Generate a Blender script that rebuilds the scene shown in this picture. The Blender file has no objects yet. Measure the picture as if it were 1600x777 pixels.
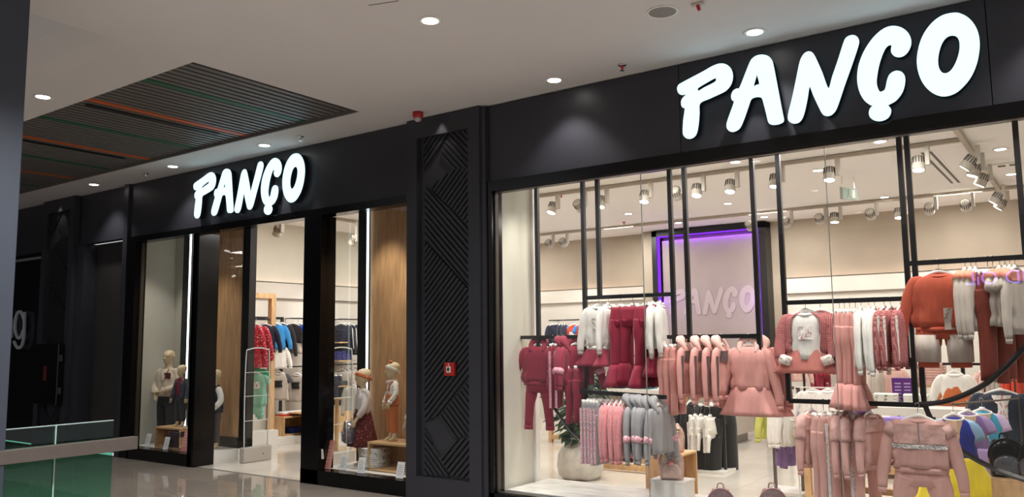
import bpy, bmesh, math, random
from mathutils import Vector, Matrix
from math import pi, sin, cos, radians as R
rnd = random.Random(7)
sc = bpy.context.scene
COL = sc.collection

# ------------------------------------------------------------------ camera
CAMF, YAW, PIT, ROL, CAMH = 1276.4, -.620734, .111533, -.011511, 1.6
cy_, sy_, cp_, sp_ = cos(YAW), sin(YAW), cos(PIT), sin(PIT)
FW = Vector((sy_*cp_, cy_*cp_, sp_)); _r = Vector((cy_, -sy_, 0)); _u = _r.cross(FW)
RT = _r*cos(ROL) + _u*sin(ROL); UP = _u*cos(ROL) - _r*sin(ROL)
EYE = Vector((0, 0, CAMH))
cam = bpy.data.cameras.new('camera'); camo = bpy.data.objects.new('camera', cam); COL.objects.link(camo)
M3 = Matrix((RT, UP, -FW)).transposed()
camo.matrix_world = Matrix.Translation(EYE) @ M3.to_4x4()
cam.sensor_width = 36; cam.lens = CAMF*36/1600; cam.clip_start = .05; cam.clip_end = 200
sc.camera = camo

# ------------------------------------------------------------------ world, exposure, large lights
sc.view_settings.view_transform = 'Standard'; sc.view_settings.look = 'None'
sc.view_settings.gamma = 1; sc.view_settings.exposure = 0.0
try: sc.view_settings.use_curve_mapping = False
except Exception: pass
w = bpy.data.worlds.new('world'); sc.world = w; w.use_nodes = True
w.node_tree.nodes['Background'].inputs[0].default_value = (.95, .95, 1, 1)
w.node_tree.nodes['Background'].inputs[1].default_value = .6

def area(name, loc, size, power, col=(1, 1, 1), rot=(0, 0, 0), size_y=None, spread=None):
    l = bpy.data.lights.new(name, 'AREA'); l.energy = power; l.color = col; l.size = size
    l.shape = 'RECTANGLE' if size_y else 'SQUARE'
    if size_y: l.size_y = size_y
    if spread: l.spread = spread
    o = bpy.data.objects.new(name, l); COL.objects.link(o); o.location = loc; o.rotation_euler = rot
    return o
def spot(name, loc, target, power, col=(1, .93, .82), ang=70, blend=.6, rad=.05):
    l = bpy.data.lights.new(name, 'SPOT'); l.energy = power; l.color = col; l.spot_size = R(ang)
    l.spot_blend = blend; l.shadow_soft_size = rad
    o = bpy.data.objects.new(name, l); COL.objects.link(o); o.location = loc
    o.rotation_euler = (Vector(target)-Vector(loc)).to_track_quat('-Z', 'Y').to_euler()
    return o
WARM = (1, .965, .925)
# area lights added to brighten the shop, in rows over the sales floor
for x in (-9.6, -6.9, -4.2, -1.5):
    for y in (8.6, 11.2, 13.2):
        area('shop_fill_light', (x, y, 3.58), .6, 36, WARM)
# unseen row added behind the header to light the hanging clothes from the front
for x in (-4.3, -3.6, -2.9, -2.2, -1.5, -.8, -.1):
    spot('clothes_fill_light', (x, 6.60, 3.38), (x-.1, 6.98, 1.2), 90, (1, .96, .90), 90, .9, .05)

# ------------------------------------------------------------------ helpers
def ray(px, py): return FW + RT*((px-800)/CAMF) - UP*((py-388.5)/CAMF)
def at(px, py, Y=None, Z=None, X=None):
    d = ray(px, py)
    t = (Y-EYE.y)/d.y if Y is not None else (Z-EYE.z)/d.z if Z is not None else (X-EYE.x)/d.x
    return EYE + d*t
def ppm(p): return CAMF/((Vector(p)-EYE).dot(FW))

def props(o, label=None, cat=None, group=None, kind=None):
    if label: o['label'] = label
    if cat: o['category'] = cat
    if group: o['group'] = group
    if kind: o['kind'] = kind
    return o
def thing(name, label, cat, loc=(0, 0, 0), rz=0, group=None):
    o = bpy.data.objects.new(name, None); COL.objects.link(o); o.empty_display_size = .1
    o.location = loc; o.rotation_euler = (0, 0, rz)
    return props(o, label, cat, group)
def kids(o): return [c for c in KIDS.get(o.name, [])]
KIDS = {}
def setpar(o, p):
    o.parent = p; KIDS.setdefault(p.name, []).append(o)
def dup(o, parent=None, loc=None, rot=None, scale=None, label=None, group=None):
    c = o.copy(); COL.objects.link(c)
    if parent: setpar(c, parent)
    if loc is not None: c.location = loc
    if rot is not None: c.rotation_euler = rot
    if scale is not None: c.scale = scale
    if label: c['label'] = label
    if group: c['group'] = group
    elif group == '' and 'group' in c: del c['group']
    for k in kids(o): dup(k, c)
    return c

class MB:
    def __init__(s): s.v = []; s.f = []
    def add(s, vs, fs):
        n = len(s.v); s.v += [tuple(v) for v in vs]; s.f += [tuple(i+n for i in f) for f in fs]; return s
    def box(s, x0, x1, y0, y1, z0, z1, m=None):
        vs = [(x, y, z) for x in (x0, x1) for y in (y0, y1) for z in (z0, z1)]
        if m is not None: vs = [m @ Vector(v) for v in vs]
        return s.add(vs, [(0, 1, 3, 2), (4, 6, 7, 5), (0, 4, 5, 1), (2, 3, 7, 6), (0, 2, 6, 4), (1, 5, 7, 3)])
    def bar(s, a, b, wx, wy=None):
        a, b = Vector(a), Vector(b); d = (b-a); L = d.length
        q = d.to_track_quat('Z', 'Y').to_matrix().to_4x4(); wy = wy or wx
        return s.box(-wx/2, wx/2, -wy/2, wy/2, 0, L, Matrix.Translation(a) @ q)
    def loft(s, rings, cap=True, closed=True):
        n = len(rings[0]); vs = [p for r in rings for p in r]; fs = []
        for i in range(len(rings)-1):
            for j in range(n if closed else n-1):
                k = (j+1) % n
                fs.append((i*n+j, i*n+k, (i+1)*n+k, (i+1)*n+j))
        if cap and closed:
            fs.append(tuple(range(n-1, -1, -1))); m = (len(rings)-1)*n; fs.append(tuple(m+j for j in range(n)))
        return s.add(vs, fs)
    def tube(s, pts, rad, n=8, flat=1.0, smooth=0, cap=True, up=(0, 1, 0)):
        pts = [Vector(p) for p in pts]; rad = list(rad) if hasattr(rad, '__len__') else [rad]*len(pts)
        if smooth: pts, rad = catmull(pts, rad, smooth)
        rings = []; N = len(pts); pv = None
        for i, p in enumerate(pts):
            t = (pts[min(i+1, N-1)]-pts[max(i-1, 0)]).normalized()
            if pv is None:
                u = Vector(up)
                if abs(u.dot(t)) > .95: u = Vector((1, 0, 0))
                pv = (u-t*u.dot(t)).normalized()
            else: pv = (pv-t*pv.dot(t)).normalized()
            b = t.cross(pv)
            rings.append([p+(pv*cos(2*pi*k/n)*flat+b*sin(2*pi*k/n))*rad[i] for k in range(n)])
        return s.loft(rings, cap)
    def lathe(s, prof, n=16, c=(0, 0, 0), sx=1, sy=1):
        rings = [[(c[0]+r*cos(2*pi*k/n)*sx, c[1]+r*sin(2*pi*k/n)*sy, c[2]+z) for k in range(n)] for r, z in prof]
        return s.loft(rings, True)
    def prism(s, poly, y0, y1, ax='y'):
        n = len(poly)
        if ax == 'y': a = [(x, y0, z) for x, z in poly]; b = [(x, y1, z) for x, z in poly]
        elif ax == 'z': a = [(x, z, y0) for x, z in poly]; b = [(x, z, y1) for x, z in poly]
        else: a = [(y0, x, z) for x, z in poly]; b = [(y1, x, z) for x, z in poly]
        return s.add(a+b, [tuple(range(n)), tuple(range(2*n-1, n-1, -1))]+[(i, i+n, (i+1) % n+n, (i+1) % n) for i in range(n)])
    def build(s, name, mat, parent=None, smooth=False, kind=None, label=None, bevel=0, rm=True):
        me = bpy.data.meshes.new(name); me.from_pydata(s.v, [], s.f); me.update()
        bm = bmesh.new(); bm.from_mesh(me)
        bmesh.ops.recalc_face_normals(bm, faces=bm.faces); bm.to_mesh(me); bm.free()
        if smooth: me.polygons.foreach_set('use_smooth', [True]*len(me.polygons))
        me.materials.append(mat)
        o = bpy.data.objects.new(name, me); COL.objects.link(o)
        if parent: setpar(o, parent)
        if bevel:
            m = o.modifiers.new('bevel', 'BEVEL'); m.width = bevel; m.segments = 2; m.limit_method = 'ANGLE'
        if kind: o['kind'] = kind
        if label: o['label'] = label
        return o
def catmull(pts, rad, n):
    P, Q = [], []
    for i in range(len(pts)-1):
        a, b, c, d = pts[max(i-1, 0)], pts[i], pts[i+1], pts[min(i+2, len(pts)-1)]
        for k in range(n):
            t = k/n
            P.append(.5*((2*b)+(c-a)*t+(2*a-5*b+4*c-d)*t*t+(3*b-a-3*c+d)*t**3)); Q.append(rad[i]*(1-t)+rad[i+1]*t)
    P.append(pts[-1]); Q.append(rad[-1]); return P, Q
def box(name, mat, x0, x1, y0, y1, z0, z1, parent=None, kind=None, bevel=0, label=None):
    return MB().box(x0, x1, y0, y1, z0, z1).build(name, mat, parent, kind=kind, bevel=bevel, label=label)

# ------------------------------------------------------------------ materials
MATS = {}
def srgb(c):
    if isinstance(c, str): c = [int(c[i:i+2], 16)/255 for i in (0, 2, 4)]
    return tuple(((x/12.92) if x <= .04045 else ((x+.055)/1.055)**2.4) for x in c[:3])+(1,)
def mat(name, c, rough=.6, metal=0, var=0, vs=8, bump=0, bs=40, emit=None, es=1, coat=0, sheen=0, vec=None, spec=None, trans=0):
    if name in MATS: return MATS[name]
    m = bpy.data.materials.new(name); m.use_nodes = True; t = m.node_tree; b = t.nodes['Principled BSDF']
    col = srgb(c); b.inputs['Base Color'].default_value = col; b.inputs['Roughness'].default_value = rough
    b.inputs['Metallic'].default_value = metal; b.inputs['Coat Weight'].default_value = coat
    b.inputs['Sheen Weight'].default_value = sheen
    if spec is not None: b.inputs['Specular IOR Level'].default_value = spec
    if trans: b.inputs['Transmission Weight'].default_value = trans
    if emit: b.inputs['Emission Color'].default_value = srgb(emit); b.inputs['Emission Strength'].default_value = es
    if var or bump:
        tc = t.nodes.new('ShaderNodeTexCoord'); mp = t.nodes.new('ShaderNodeMapping')
        t.links.new(tc.outputs['Object'], mp.inputs[0]); mp.inputs['Scale'].default_value = vec or (1, 1, 1)
    if var:
        n = t.nodes.new('ShaderNodeTexNoise'); n.inputs['Scale'].default_value = vs; n.inputs['Detail'].default_value = 4
        t.links.new(mp.outputs[0], n.inputs['Vector'])
        r = t.nodes.new('ShaderNodeValToRGB'); r.color_ramp.elements[0].position = .3; r.color_ramp.elements[1].position = .7
        r.color_ramp.elements[0].color = tuple(x*(1-var) for x in col[:3])+(1,)
        r.color_ramp.elements[1].color = tuple(min(1, x*(1+var)) for x in col[:3])+(1,)
        t.links.new(n.outputs[0], r.inputs[0]); t.links.new(r.outputs[0], b.inputs['Base Color'])
    if bump:
        n2 = t.nodes.new('ShaderNodeTexNoise'); n2.inputs['Scale'].default_value = bs; n2.inputs['Detail'].default_value = 3
        t.links.new(mp.outputs[0], n2.inputs['Vector'])
        bp = t.nodes.new('ShaderNodeBump'); bp.inputs['Strength'].default_value = bump; bp.inputs['Distance'].default_value = .02
        t.links.new(n2.outputs[0], bp.inputs['Height']); t.links.new(bp.outputs[0], b.inputs['Normal'])
    MATS[name] = m; return m
def fab(c, name=None): return mat('fabric_'+(name or c), c, .85, var=.08, vs=25, bump=.6, bs=10, sheen=.15, vec=(1, 1, .25))
def pattern(name, c1, c2, kind='tweed', scale=60, thr=.5):
    if name in MATS: return MATS[name]
    m = mat(name, c1, .85, bump=.4, bs=30); t = m.node_tree; b = t.nodes['Principled BSDF']
    tc = t.nodes.new('ShaderNodeTexCoord'); mx = t.nodes.new('ShaderNodeMix'); mx.data_type = 'RGBA'
    mx.inputs['A'].default_value = srgb(c1); mx.inputs['B'].default_value = srgb(c2)
    if kind == 'tweed':
        g = []
        for ax in ('X', 'Z'):
            wv = t.nodes.new('ShaderNodeTexWave'); wv.bands_direction = ax; wv.inputs['Scale'].default_value = scale
            wv.inputs['Distortion'].default_value = 1.5; t.links.new(tc.outputs['Object'], wv.inputs[0]); g.append(wv)
        a = t.nodes.new('ShaderNodeMath'); a.operation = 'MAXIMUM'
        t.links.new(g[0].outputs['Fac'], a.inputs[0]); t.links.new(g[1].outputs['Fac'], a.inputs[1]); src = a.outputs[0]
    elif kind == 'dots':
        v = t.nodes.new('ShaderNodeTexVoronoi'); v.inputs['Scale'].default_value = scale; t.links.new(tc.outputs['Object'], v.inputs[0])
        src = v.outputs['Distance']
    elif kind == 'tape':
        mp = t.nodes.new('ShaderNodeMapping'); mp.inputs['Scale'].default_value = (1, 1, .45)
        t.links.new(tc.outputs['Object'], mp.inputs[0])
        v = t.nodes.new('ShaderNodeTexNoise'); v.inputs['Scale'].default_value = scale; v.inputs['Detail'].default_value = 1
        t.links.new(mp.outputs[0], v.inputs['Vector']); src = v.outputs[0]
    else:
        v = t.nodes.new('ShaderNodeTexNoise'); v.inputs['Scale'].default_value = scale; v.inputs['Detail'].default_value = 2
        t.links.new(tc.outputs['Object'], v.inputs['Vector']); src = v.outputs[0]
    r = t.nodes.new('ShaderNodeValToRGB'); r.color_ramp.elements[0].position = thr-.04; r.color_ramp.elements[1].position = thr+.04
    t.links.new(src, r.inputs[0]); t.links.new(r.outputs[0], mx.inputs['Factor']); t.links.new(mx.outputs['Result'], b.inputs['Base Color'])
    return m
def emis(name, c, s):
    if name in MATS: return MATS[name]
    m = bpy.data.materials.new(name); m.use_nodes = True; t = m.node_tree; t.nodes.clear()
    e = t.nodes.new('ShaderNodeEmission'); o = t.nodes.new('ShaderNodeOutputMaterial')
    e.inputs[0].default_value = srgb(c); e.inputs[1].default_value = s; t.links.new(e.outputs[0], o.inputs[0]); MATS[name] = m; return m
def glassm(name, tint=(1, 1, 1), rough=0.0, ior=1.45, extra=0):
    if name in MATS: return MATS[name]
    m = bpy.data.materials.new(name); m.use_nodes = True; t = m.node_tree; t.nodes.clear()
    tr = t.nodes.new('ShaderNodeBsdfTransparent'); tr.inputs[0].default_value = tint+(1,)
    gl = t.nodes.new('ShaderNodeBsdfGlossy'); gl.inputs['Roughness'].default_value = rough
    fr = t.nodes.new('ShaderNodeFresnel'); fr.inputs[0].default_value = ior
    mx = t.nodes.new('ShaderNodeMixShader'); o = t.nodes.new('ShaderNodeOutputMaterial')
    ge = t.nodes.new('ShaderNodeNewGeometry'); mu = t.nodes.new('ShaderNodeMath'); mu.operation = 'SUBTRACT'; mu.use_clamp = True
    t.links.new(fr.outputs[0], mu.inputs[0]); t.links.new(ge.outputs['Backfacing'], mu.inputs[1])   # the outer face reflects, the inner one only transmits
    t.links.new(mu.outputs[0], mx.inputs[0]); t.links.new(tr.outputs[0], mx.inputs[1]); t.links.new(gl.outputs[0], mx.inputs[2])
    t.links.new(mx.outputs[0], o.inputs[0]); MATS[name] = m; return m
def wood(name, c, vec=(6, 6, .7)): return mat(name, c, .5, var=.22, vs=3.5, vec=vec, bump=.08, bs=12)
ANTH = mat('anthracite_panel', '2f2f35', .42, var=.08, vs=2)
ANTHR = mat('anthracite_rib', '26272a', .38)
BLACK = mat('gloss_black', '09090b', .16, spec=.25)
BLKM = mat('black_steel', '131213', .38)
CEIL = mat('mall_plaster', 'd6d2d0', .9, var=.02, vs=1)
CEILI = mat('shop_ceiling_paint', 'ebe8e3', .9)
WALLB = mat('beige_plaster', 'ac9f8e', .85, var=.05, vs=2.5)
WALLW = mat('white_panel', 'd2ccc1', .8, var=.015, vs=3)
WALLG = mat('grey_white_wall', 'd2cfc0', .85, var=.02, vs=3)
TILE = mat('shop_tile', 'd6cfc3', .09, var=.06, vs=1.6, coat=.2)
TILEM = mat('mall_tile', 'a0968b', .07, var=.08, vs=1.5, coat=.3)
GROUT = mat('tile_grout', '6a645c', .8)
OAK = wood('oak_panel', 'b98f63')
OAKL = wood('light_oak', 'd2ab7c', (5, 5, 1.5))
OAKH = wood('light_oak_level', 'cfa878', (.8, 5, 5))
MARB = mat('marble_top', 'e6e3dd', .2, var=.18, vs=4, vec=(1, 3, 1))
WHITE = mat('white_lacquer', 'eeece6', .4)
PLAS = mat('white_plastic', 'f2f0ea', .35)
CHROME = mat('chrome', 'c8c8c8', .2, 1)
STEEL = mat('brushed_steel', '6a615a', .38, .55, var=.05, vs=20)
GREY = mat('lamp_grey', 'bdb6aa', .5)
FIN = mat('lamp_fin_dark', '4b4844', .6)
GLOW = emis('lamp_glow', 'fffaf0', 14)
LED = emis('led_white', 'eefaff', 3.5)
LEDW = emis('led_warm', 'ffdccb', 4)
LEDP = emis('led_purple', '8a34ff', 1.3)
GLASS = glassm('clear_glass', (.985, .99, .985))
GLASSG = glassm('green_glass', (.42, .82, .66), ior=1.5)
ACRY = glassm('acrylic', (.96, .975, .975), .05, 1.4)
ACRE = mat('acrylic_edge', 'dfe4e2', .2, spec=.8)
SKINM = mat('mannequin_cream', 'd8c4a0', .45, var=.03, vs=10)
PAPER = mat('card_white', 'ecebe8', .5)
# ------------------------------------------------------------------ SETTING
FY = 6.42; CZ = 3.96; SZ = 3.62; BACK = 14.3; LX = -11.25
def tiles(par, m, x0, x1, y0, y1, dx, dy, z, skip=None):
    proto = None
    nx, ny = round((x1-x0)/dx), round((y1-y0)/dy)
    for i in range(nx):
        for j in range(ny):
            cx, cyy = x0+(i+.5)*dx, y0+(j+.5)*dy
            if skip and skip(cx, cyy): continue
            if proto is None:
                proto = box('tile', m, -dx/2+.0015, dx/2-.0015, -dy/2+.0015, dy/2-.0015, -.008, 0, par)
                o = proto
            else:
                o = proto.copy(); COL.objects.link(o); setpar(o, par)
            o.location = (cx, cyy, z)
mf = box('floor', GROUT, -19, 6, -11, FY+.05, -.14, -.006, kind='structure')
tiles(mf, TILEM, -13.2, 1.2, 2.82, 6.42, .8, .6, 0, lambda x, y: x > -3 and y < 4.5)
box('floor_mall_rest', TILEM, -19, -13.2, 2.82, FY, -.1, 0, kind='structure').name = 'floor'
box('floor', TILEM, -19, 6, -11, 2.82, -.1, 0, kind='structure')
sf = box('floor', GROUT, LX-.2, 1.3, FY+.05, BACK+.2, -.14, -.006, kind='structure')
tiles(sf, TILE, -11.25, .75, 6.48, 14.38, .8, .79, 0)

# mall ceiling: slab pieces around the slatted opening, sloping facet, slats
OX0, OX1, OY0, OY1 = -16.0, -6.05, 3.87, 5.78
ce = MB()
ce.box(OX1, 6, -11, FY+.4, CZ, CZ+.3)
ce.box(-19, OX1, OY1, FY+.4, CZ, CZ+.14)
ce.box(-19, OX0, OY0, OY1, CZ, CZ+.14)
A_, B_, C_, D_ = (-6.05, 3.34), (-9.11, 3.34), (-6.05, OY0), (-9.11, OY0)
ce.box(-19, OX1, 3.34, OY0, CZ, CZ+.03)
# facet rising from the fold line towards the atrium
prof_ = [(3.34, 0), (3.15, .02), (2.95, .09), (2.75, .24), (2.6, .46), (2.5, .8), (2.45, 1.5)]
vs_ = [(x_, y_, CZ+z_) for x_ in (-6.05, -19) for y_, z_ in prof_]; n_ = len(prof_)
ce.add(vs_, [(i, i+1, n_+i+1, n_+i) for i in range(n_-1)])
ceo = ce.build('ceiling', CEIL, kind='structure')
vd = MB(); vd.box(OX0-.2, OX1+.02, OY0-.02, OY1+.02, CZ+.45, CZ+.5)
vd.box(OX0, OX1, OY0-.02, OY0, CZ+.03, CZ+.46); vd.box(OX0, OX1, OY1, OY1+.02, CZ+.14, CZ+.46); vd.box(OX1, OX1+.02, OY0, OY1, CZ+.3, CZ+.46)
vd.build('ceiling_void', mat('void_dark', '1a1a1b', .9), ceo)
box('trim_1', mat('slat_edge_trim', '6b6762', .6), OX0, OX1, OY1-.025, OY1+.0, CZ-.002, CZ+.1, kind='structure')
SLG = mat('slat_grey', '6b6662', .45); SLO = mat('slat_orange', 'c25a28', .5); SLN = mat('slat_green', '1e5a3c', .5)
ps = {}
x = -6.1; i = 0
while x > OX0:
    k = round((x+6.85)/.1)
    m = SLG
    if k % 10 == 0: m = SLN if (k//10) % 2 == 0 else SLO
    y0 = OY0+.01
    if m.name not in ps:
        ps[m.name] = o = box('slat', m, -.028 if m is SLG else -.045, .028 if m is SLG else .045, OY0+.005, OY1-.03, .0, .07, ceo)
        if m is not SLG: o['label'] = ('orange' if m is SLO else 'green')+' slat'
    else:
        o = ps[m.name].copy(); COL.objects.link(o); setpar(o, ceo)
    o.location = (x, 0, CZ+.03)
    x -= .1
# linear light slot between slats, as black gaps
box('slot', mat('slot_black', '050505', .5), -8.1, -8.02, 4.0, 5.5, CZ+.02, CZ+.03, ceo, label='black slot')
box('slot', mat('slot_black', '050505', .5), -10.1, -10.02, 4.2, 5.5, CZ+.02, CZ+.03, ceo, label='black slot')

# facade ---------------------------------------------------------------
wf = MB()
for x0, x1 in ((-11.5, -5.9), (-4.95, 1.2)): pass
wf.box(-19, 1.2, FY+.12, FY+.14, 3.17, CZ)
fac = wf.build('wall_front', ANTH, kind='structure')
def panel(x0, x1, z0, z1, y=FY, m=ANTH, n='fascia_panel', par=None):
    return box(n, m, x0+.003, x1-.003, y, y+.12, z0, z1, par or fac, bevel=.002)
panel(-4.93, -2.8, 3.17, CZ-.012); panel(-2.8, -.49, 3.17, CZ-.012); panel(-.49, 1.2, 3.17, CZ-.012)
panel(-11.5, -8.6, 3.16, CZ-.004); panel(-8.6, -5.92, 3.16, CZ-.004)
panel(-13.0, -11.62, 3.17, CZ-.006, FY+.03); panel(-19, -14.1, 3.15, CZ-.004, FY+.03)
panel(-11.62, -11.5, 0, CZ-.002, FY-.04, n='corner_post')
box('wall_panel', mat('brown_dark_wall', '2f2b29', .55, var=.1, vs=2), -12.8, -11.6, FY+.2, FY+.28, 0, 3.17, fac)
box('wall_panel', ANTH, -13.02, -12.8, FY-.0, FY+.25, 0, 3.17, fac)
box('side_reveal', ANTH, -4.95, -4.87, FY-.05, FY+.2, 0, CZ-.02, fac)
# dark neighbouring shop front with partial lettering
box('dark_shopfront', mat('dark_glass_front', '0c0c0e', .18), -19, -14.15, FY+.1, FY+.16, 0, 3.15, fac)
box('rail_line', mat('thin_grey_line', '8d8d8d', .4), -19, -14.15, FY+.08, FY+.1, 3.05, 3.09, fac)

def frame(name, x0, x1, z0, z1, openings, y0, y1, par):
    pass
FR = MB()
FR.box(-4.87, 1.2, FY-.03, FY+.14, 3.07, 3.17)       # header right
FR.box(-4.87, -4.81, FY-.03, FY+.14, 0, 3.07)
FR.box(-4.87, 1.2, FY-.03, FY+.14, 0, .15)
w1 = FR.build('window_1', BLACK, kind='structure')
FR = MB()
FR.box(-11.5, -5.9, FY-.03, FY+.14, 3.075, 3.16)
FR.box(-11.5, -11.27, FY-.03, FY+.14, 0, 3.075); FR.box(-11.3, -9.78, FY-.03, FY+.14, 0, .16)
w2 = FR.build('window_2', BLACK, kind='structure')
FR = MB()
FR.box(-7.6, -5.9, FY-.03, FY+.14, 0, .16); FR.box(-5.95, -5.9, FY-.03, FY+.14, .16, 3.075)
w3 = FR.build('window_3', BLACK, kind='structure')
d1 = MB().box(-9.83, -9.78, FY-.03, 6.71, 0, 3.075).box(-9.84, -9.79, FY-.03, FY+.2, 0, 3.075).build('door_1', BLACK, kind='structure')
box('door_jamb', BLACK, -7.6, -7.3, FY-.03, FY+.2, 0, 3.075, d1, bevel=.004)
box('door_jamb', BLACK, -9.8, -9.72, FY-.02, 6.71, 0, 3.075, d1)
# silver glazing bead and panes
BEAD = mat('glazing_bead', '5a534d', .35, .6)
def pane(x0, x1, z0, z1, par, y=FY+.04, t=.010):
    return box('pane', GLASS, x0, x1, y, y+t, z0, z1, par)
pane(-4.80, -3.215, .15, 3.07, w1); pane(-3.209, -1.638, .15, 3.07, w1); pane(-1.632, -.02, .15, 3.07, w1); pane(-.014, 1.2, .15, 3.07, w1)
for x in (-3.212, -1.635, -.017):
    box('glass_joint', mat('joint_clear', '8d9693', .3), x-.002, x+.002, FY+.038, FY+.052, .15, 3.07, w1)
box('bead', BEAD, -4.81, -4.795, FY+.01, FY+.06, .15, 3.07, w1); box('bead', BEAD, -4.81, 1.2, FY+.01, FY+.06, 3.06, 3.07, w1)
box('bead', BEAD, -4.81, 1.2, FY+.01, FY+.06, .15, .158, w1)
pane(-11.27, -9.84, .16, 3.075, w2); pane(-7.3, -5.95, .16, 3.075, w3)
box('bead', BEAD, -11.3, -11.24, FY+.05, FY+.1, .16, 3.07, w2)
# display boxes (left and right of the entrance)
BXY = 7.15
box('wall_panel', WALLG, LX-.26, LX-.2, FY+.14, BXY+.1, 0, 3.6, kind='structure').name = 'wall_left'
box('wall_display', WALLG, LX-.2, LX+.02, BXY, BXY+.08, 0, 3.6, kind='structure')
box('wall_left', WALLG, LX-.2, LX, BXY+.1, BACK+.2, 0, SZ, kind='structure')
box('wall_back', WALLB, LX-.2, 1.3, BACK, BACK+.2, 0, SZ, kind='structure')
box('wall_right', WALLW, 1.2, 1.3, FY+.3, BACK, 0, SZ, kind='structure')
box('wall_partition', WALLG, -5.9, -4.83, FY+.14, 7.1, 0, 3.6, kind='structure').name = 'wall_middle'
box('trim_2', WHITE, -4.86, -4.80, 7.1, 7.17, .0, 3.6, kind='structure')
def divider(x0, x1, nm, led_left):
    p = box(nm, OAK, x0, x1, BXY, BXY+.08, .3, 3.6, kind='structure')
    return p
pl = divider(-10.98, -9.76, 'wall_display', 1); pl.name = 'wall_display'
box('post', BLKM, -11.23, -11.07, BXY-.02, BXY+.08, .16, 3.6, pl); box('post', BLKM, -9.76, -9.6, BXY-.03, BXY+.08, .16, 3.6, pl)
box('base_strip', BLKM, -11.2, -9.6, BXY-.02, BXY+.08, .16, .3, pl)
box('led_strip', LED, -11.06, -11.042, BXY-.03, BXY-.01, .3, 3.4, pl)
pr_ = box('wall_display', OAK, -7.26, -5.9, BXY, BXY+.08, .16, 3.6, kind='structure')
box('post', BLKM, -7.46, -7.31, BXY-.02, BXY+.08, .16, 3.6, pr_)
box('led_strip', LED, -7.30, -7.282, BXY-.03, BXY-.01, .16, 3.4, pr_)
box('side_glass', GLASS, -9.7, -9.69, 6.72, BXY-.03, .16, 3.07, pl)
box('side_glass', GLASS, -7.46, -7.45, FY+.2, BXY-.03, .16, 3.07, pr_)
# plinths in the windows
def plinth(x0, x1, y0, y1, lab, m=WHITE, z=.16):
    t = thing('display_plinth', lab, 'plinth', ((x0+x1)/2, (y0+y1)/2, 0))
    o = box('base', m, x0-(x0+x1)/2, x1-(x0+x1)/2, y0-(y0+y1)/2, y1-(y0+y1)/2, 0, z-.02, t); 
    box('top', m, x0-(x0+x1)/2-.003, x1-(x0+x1)/2+.003, y0-(y0+y1)/2-.003, y1-(y0+y1)/2+.003, z-.02, z, t, bevel=.003)
    return t
plinth(-11.42, -9.73, FY+.15, BXY-.045, 'low white plinth under the three mannequins in the left shop window')
plinth(-7.44, -5.93, FY+.15, BXY-.045, 'low white plinth in the window box right of the entrance')
plinth(-4.79, 1.18, FY+.15, 7.32, 'veined white marble plinth along the foot of the big right window', MARB)
# shop ceiling + soffit behind header
sc_ = MB().box(LX-.2, 1.3, FY+.14, BACK+.2, SZ, SZ+.2).build('ceiling', CEILI, kind='structure')
# back wall proud panels, cove ledges
pb = MB(); 
for x0, x1 in ((-11.2, -6.98), (-4.35, 1.2)): pb.box(x0, x1, BACK-.12, BACK, 0, 2.33)
pbo = pb.build('wall_panelling', WALLW, kind='structure'); pbo.name = 'trim_3'
box('led_strip', LEDW, -11.2, -7.0, BACK-.06, BACK-.03, 2.34, 2.36, pbo); box('led_strip', LEDW, -4.33, 1.2, BACK-.06, BACK-.03, 2.34, 2.36, pbo)
THIN = mat('thin_dark_line', '3a342e', .5)
box('cove_ledge', WALLW, -11.2, -7.0, BACK-.16, BACK-.13, 2.33, 2.60, pbo); box('cove_ledge', WALLW, -4.33, 1.2, BACK-.16, BACK-.13, 2.33, 2.60, pbo)
for x0, x1 in ((-11.2, -7.0), (-4.33, 1.2)):
    box('line', THIN, x0, x1, BACK-.17, BACK-.16, 2.595, 2.605, pbo); box('line', THIN, x0, x1, BACK-.17, BACK-.16, 2.33, 2.337, pbo)
    box('led_strip', LEDW, x0, x1, BACK-.11, BACK-.08, 2.56, 2.58, pbo)
pl3 = box('trim_4', WALLW, LX, LX+.12, BXY+.1, BACK-.2, 0, 2.33, kind='structure')
box('cove_ledge', WALLW, LX+.13, LX+.16, BXY+.1, BACK-.2, 2.33, 2.60, pl3)
box('line', THIN, LX+.16, LX+.17, BXY+.1, BACK-.2, 2.595, 2.605, pl3); box('line', THIN, LX+.16, LX+.17, BXY+.1, BACK-.2, 2.33, 2.337, pl3)
box('led_strip', LEDW, LX+.08, LX+.11, BXY+.1, BACK-.2, 2.56, 2.58, pl3)
# pier left and right of the illuminated niche
box('trim_5', WALLB, -7.0, -6.78, BACK-.25, BACK, 0, SZ, kind='structure')
# niche: black frame, purple led edge, pale panel with raised letters
nt = thing('logo_wall_panel', 'tall black-framed logo panel with purple light edges on the back wall', 'wall panel', (-5.7, BACK-.2, 0))
nm = MB(); nm.box(-1.06, -.96, -.12, .18, 0, 3.6); nm.box(.98, 1.1, -.12, .18, 0, 3.6); nm.box(-1.06, 1.1, -.12, .18, 3.5, 3.6)
nm.build('frame', BLKM, nt)
box('panel', mat('pale_panel', 'a3978b', .7, var=.04, vs=3), -.9, .92, .0, .18, 0, 3.42, nt)
box('led_strip', LEDP, -.96, -.945, -.10, .0, 1.1, 3.49, nt); box('led_strip', LEDP, .965, .98, -.10, .0, 1.1, 3.49, nt)
box('led_strip', LEDP, -.945, .965, -.10, .0, 3.485, 3.499, nt)
PCOL = (.28, .03, 1)
area('niche_led_light', (-5.7-.93, BACK-.24, 2.3), .05, 9, PCOL, (0, R(-75), 0), 2.3); area('niche_led_light', (-5.7+.95, BACK-.24, 2.3), .05, 9, PCOL, (0, R(75), 0), 2.3)
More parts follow.
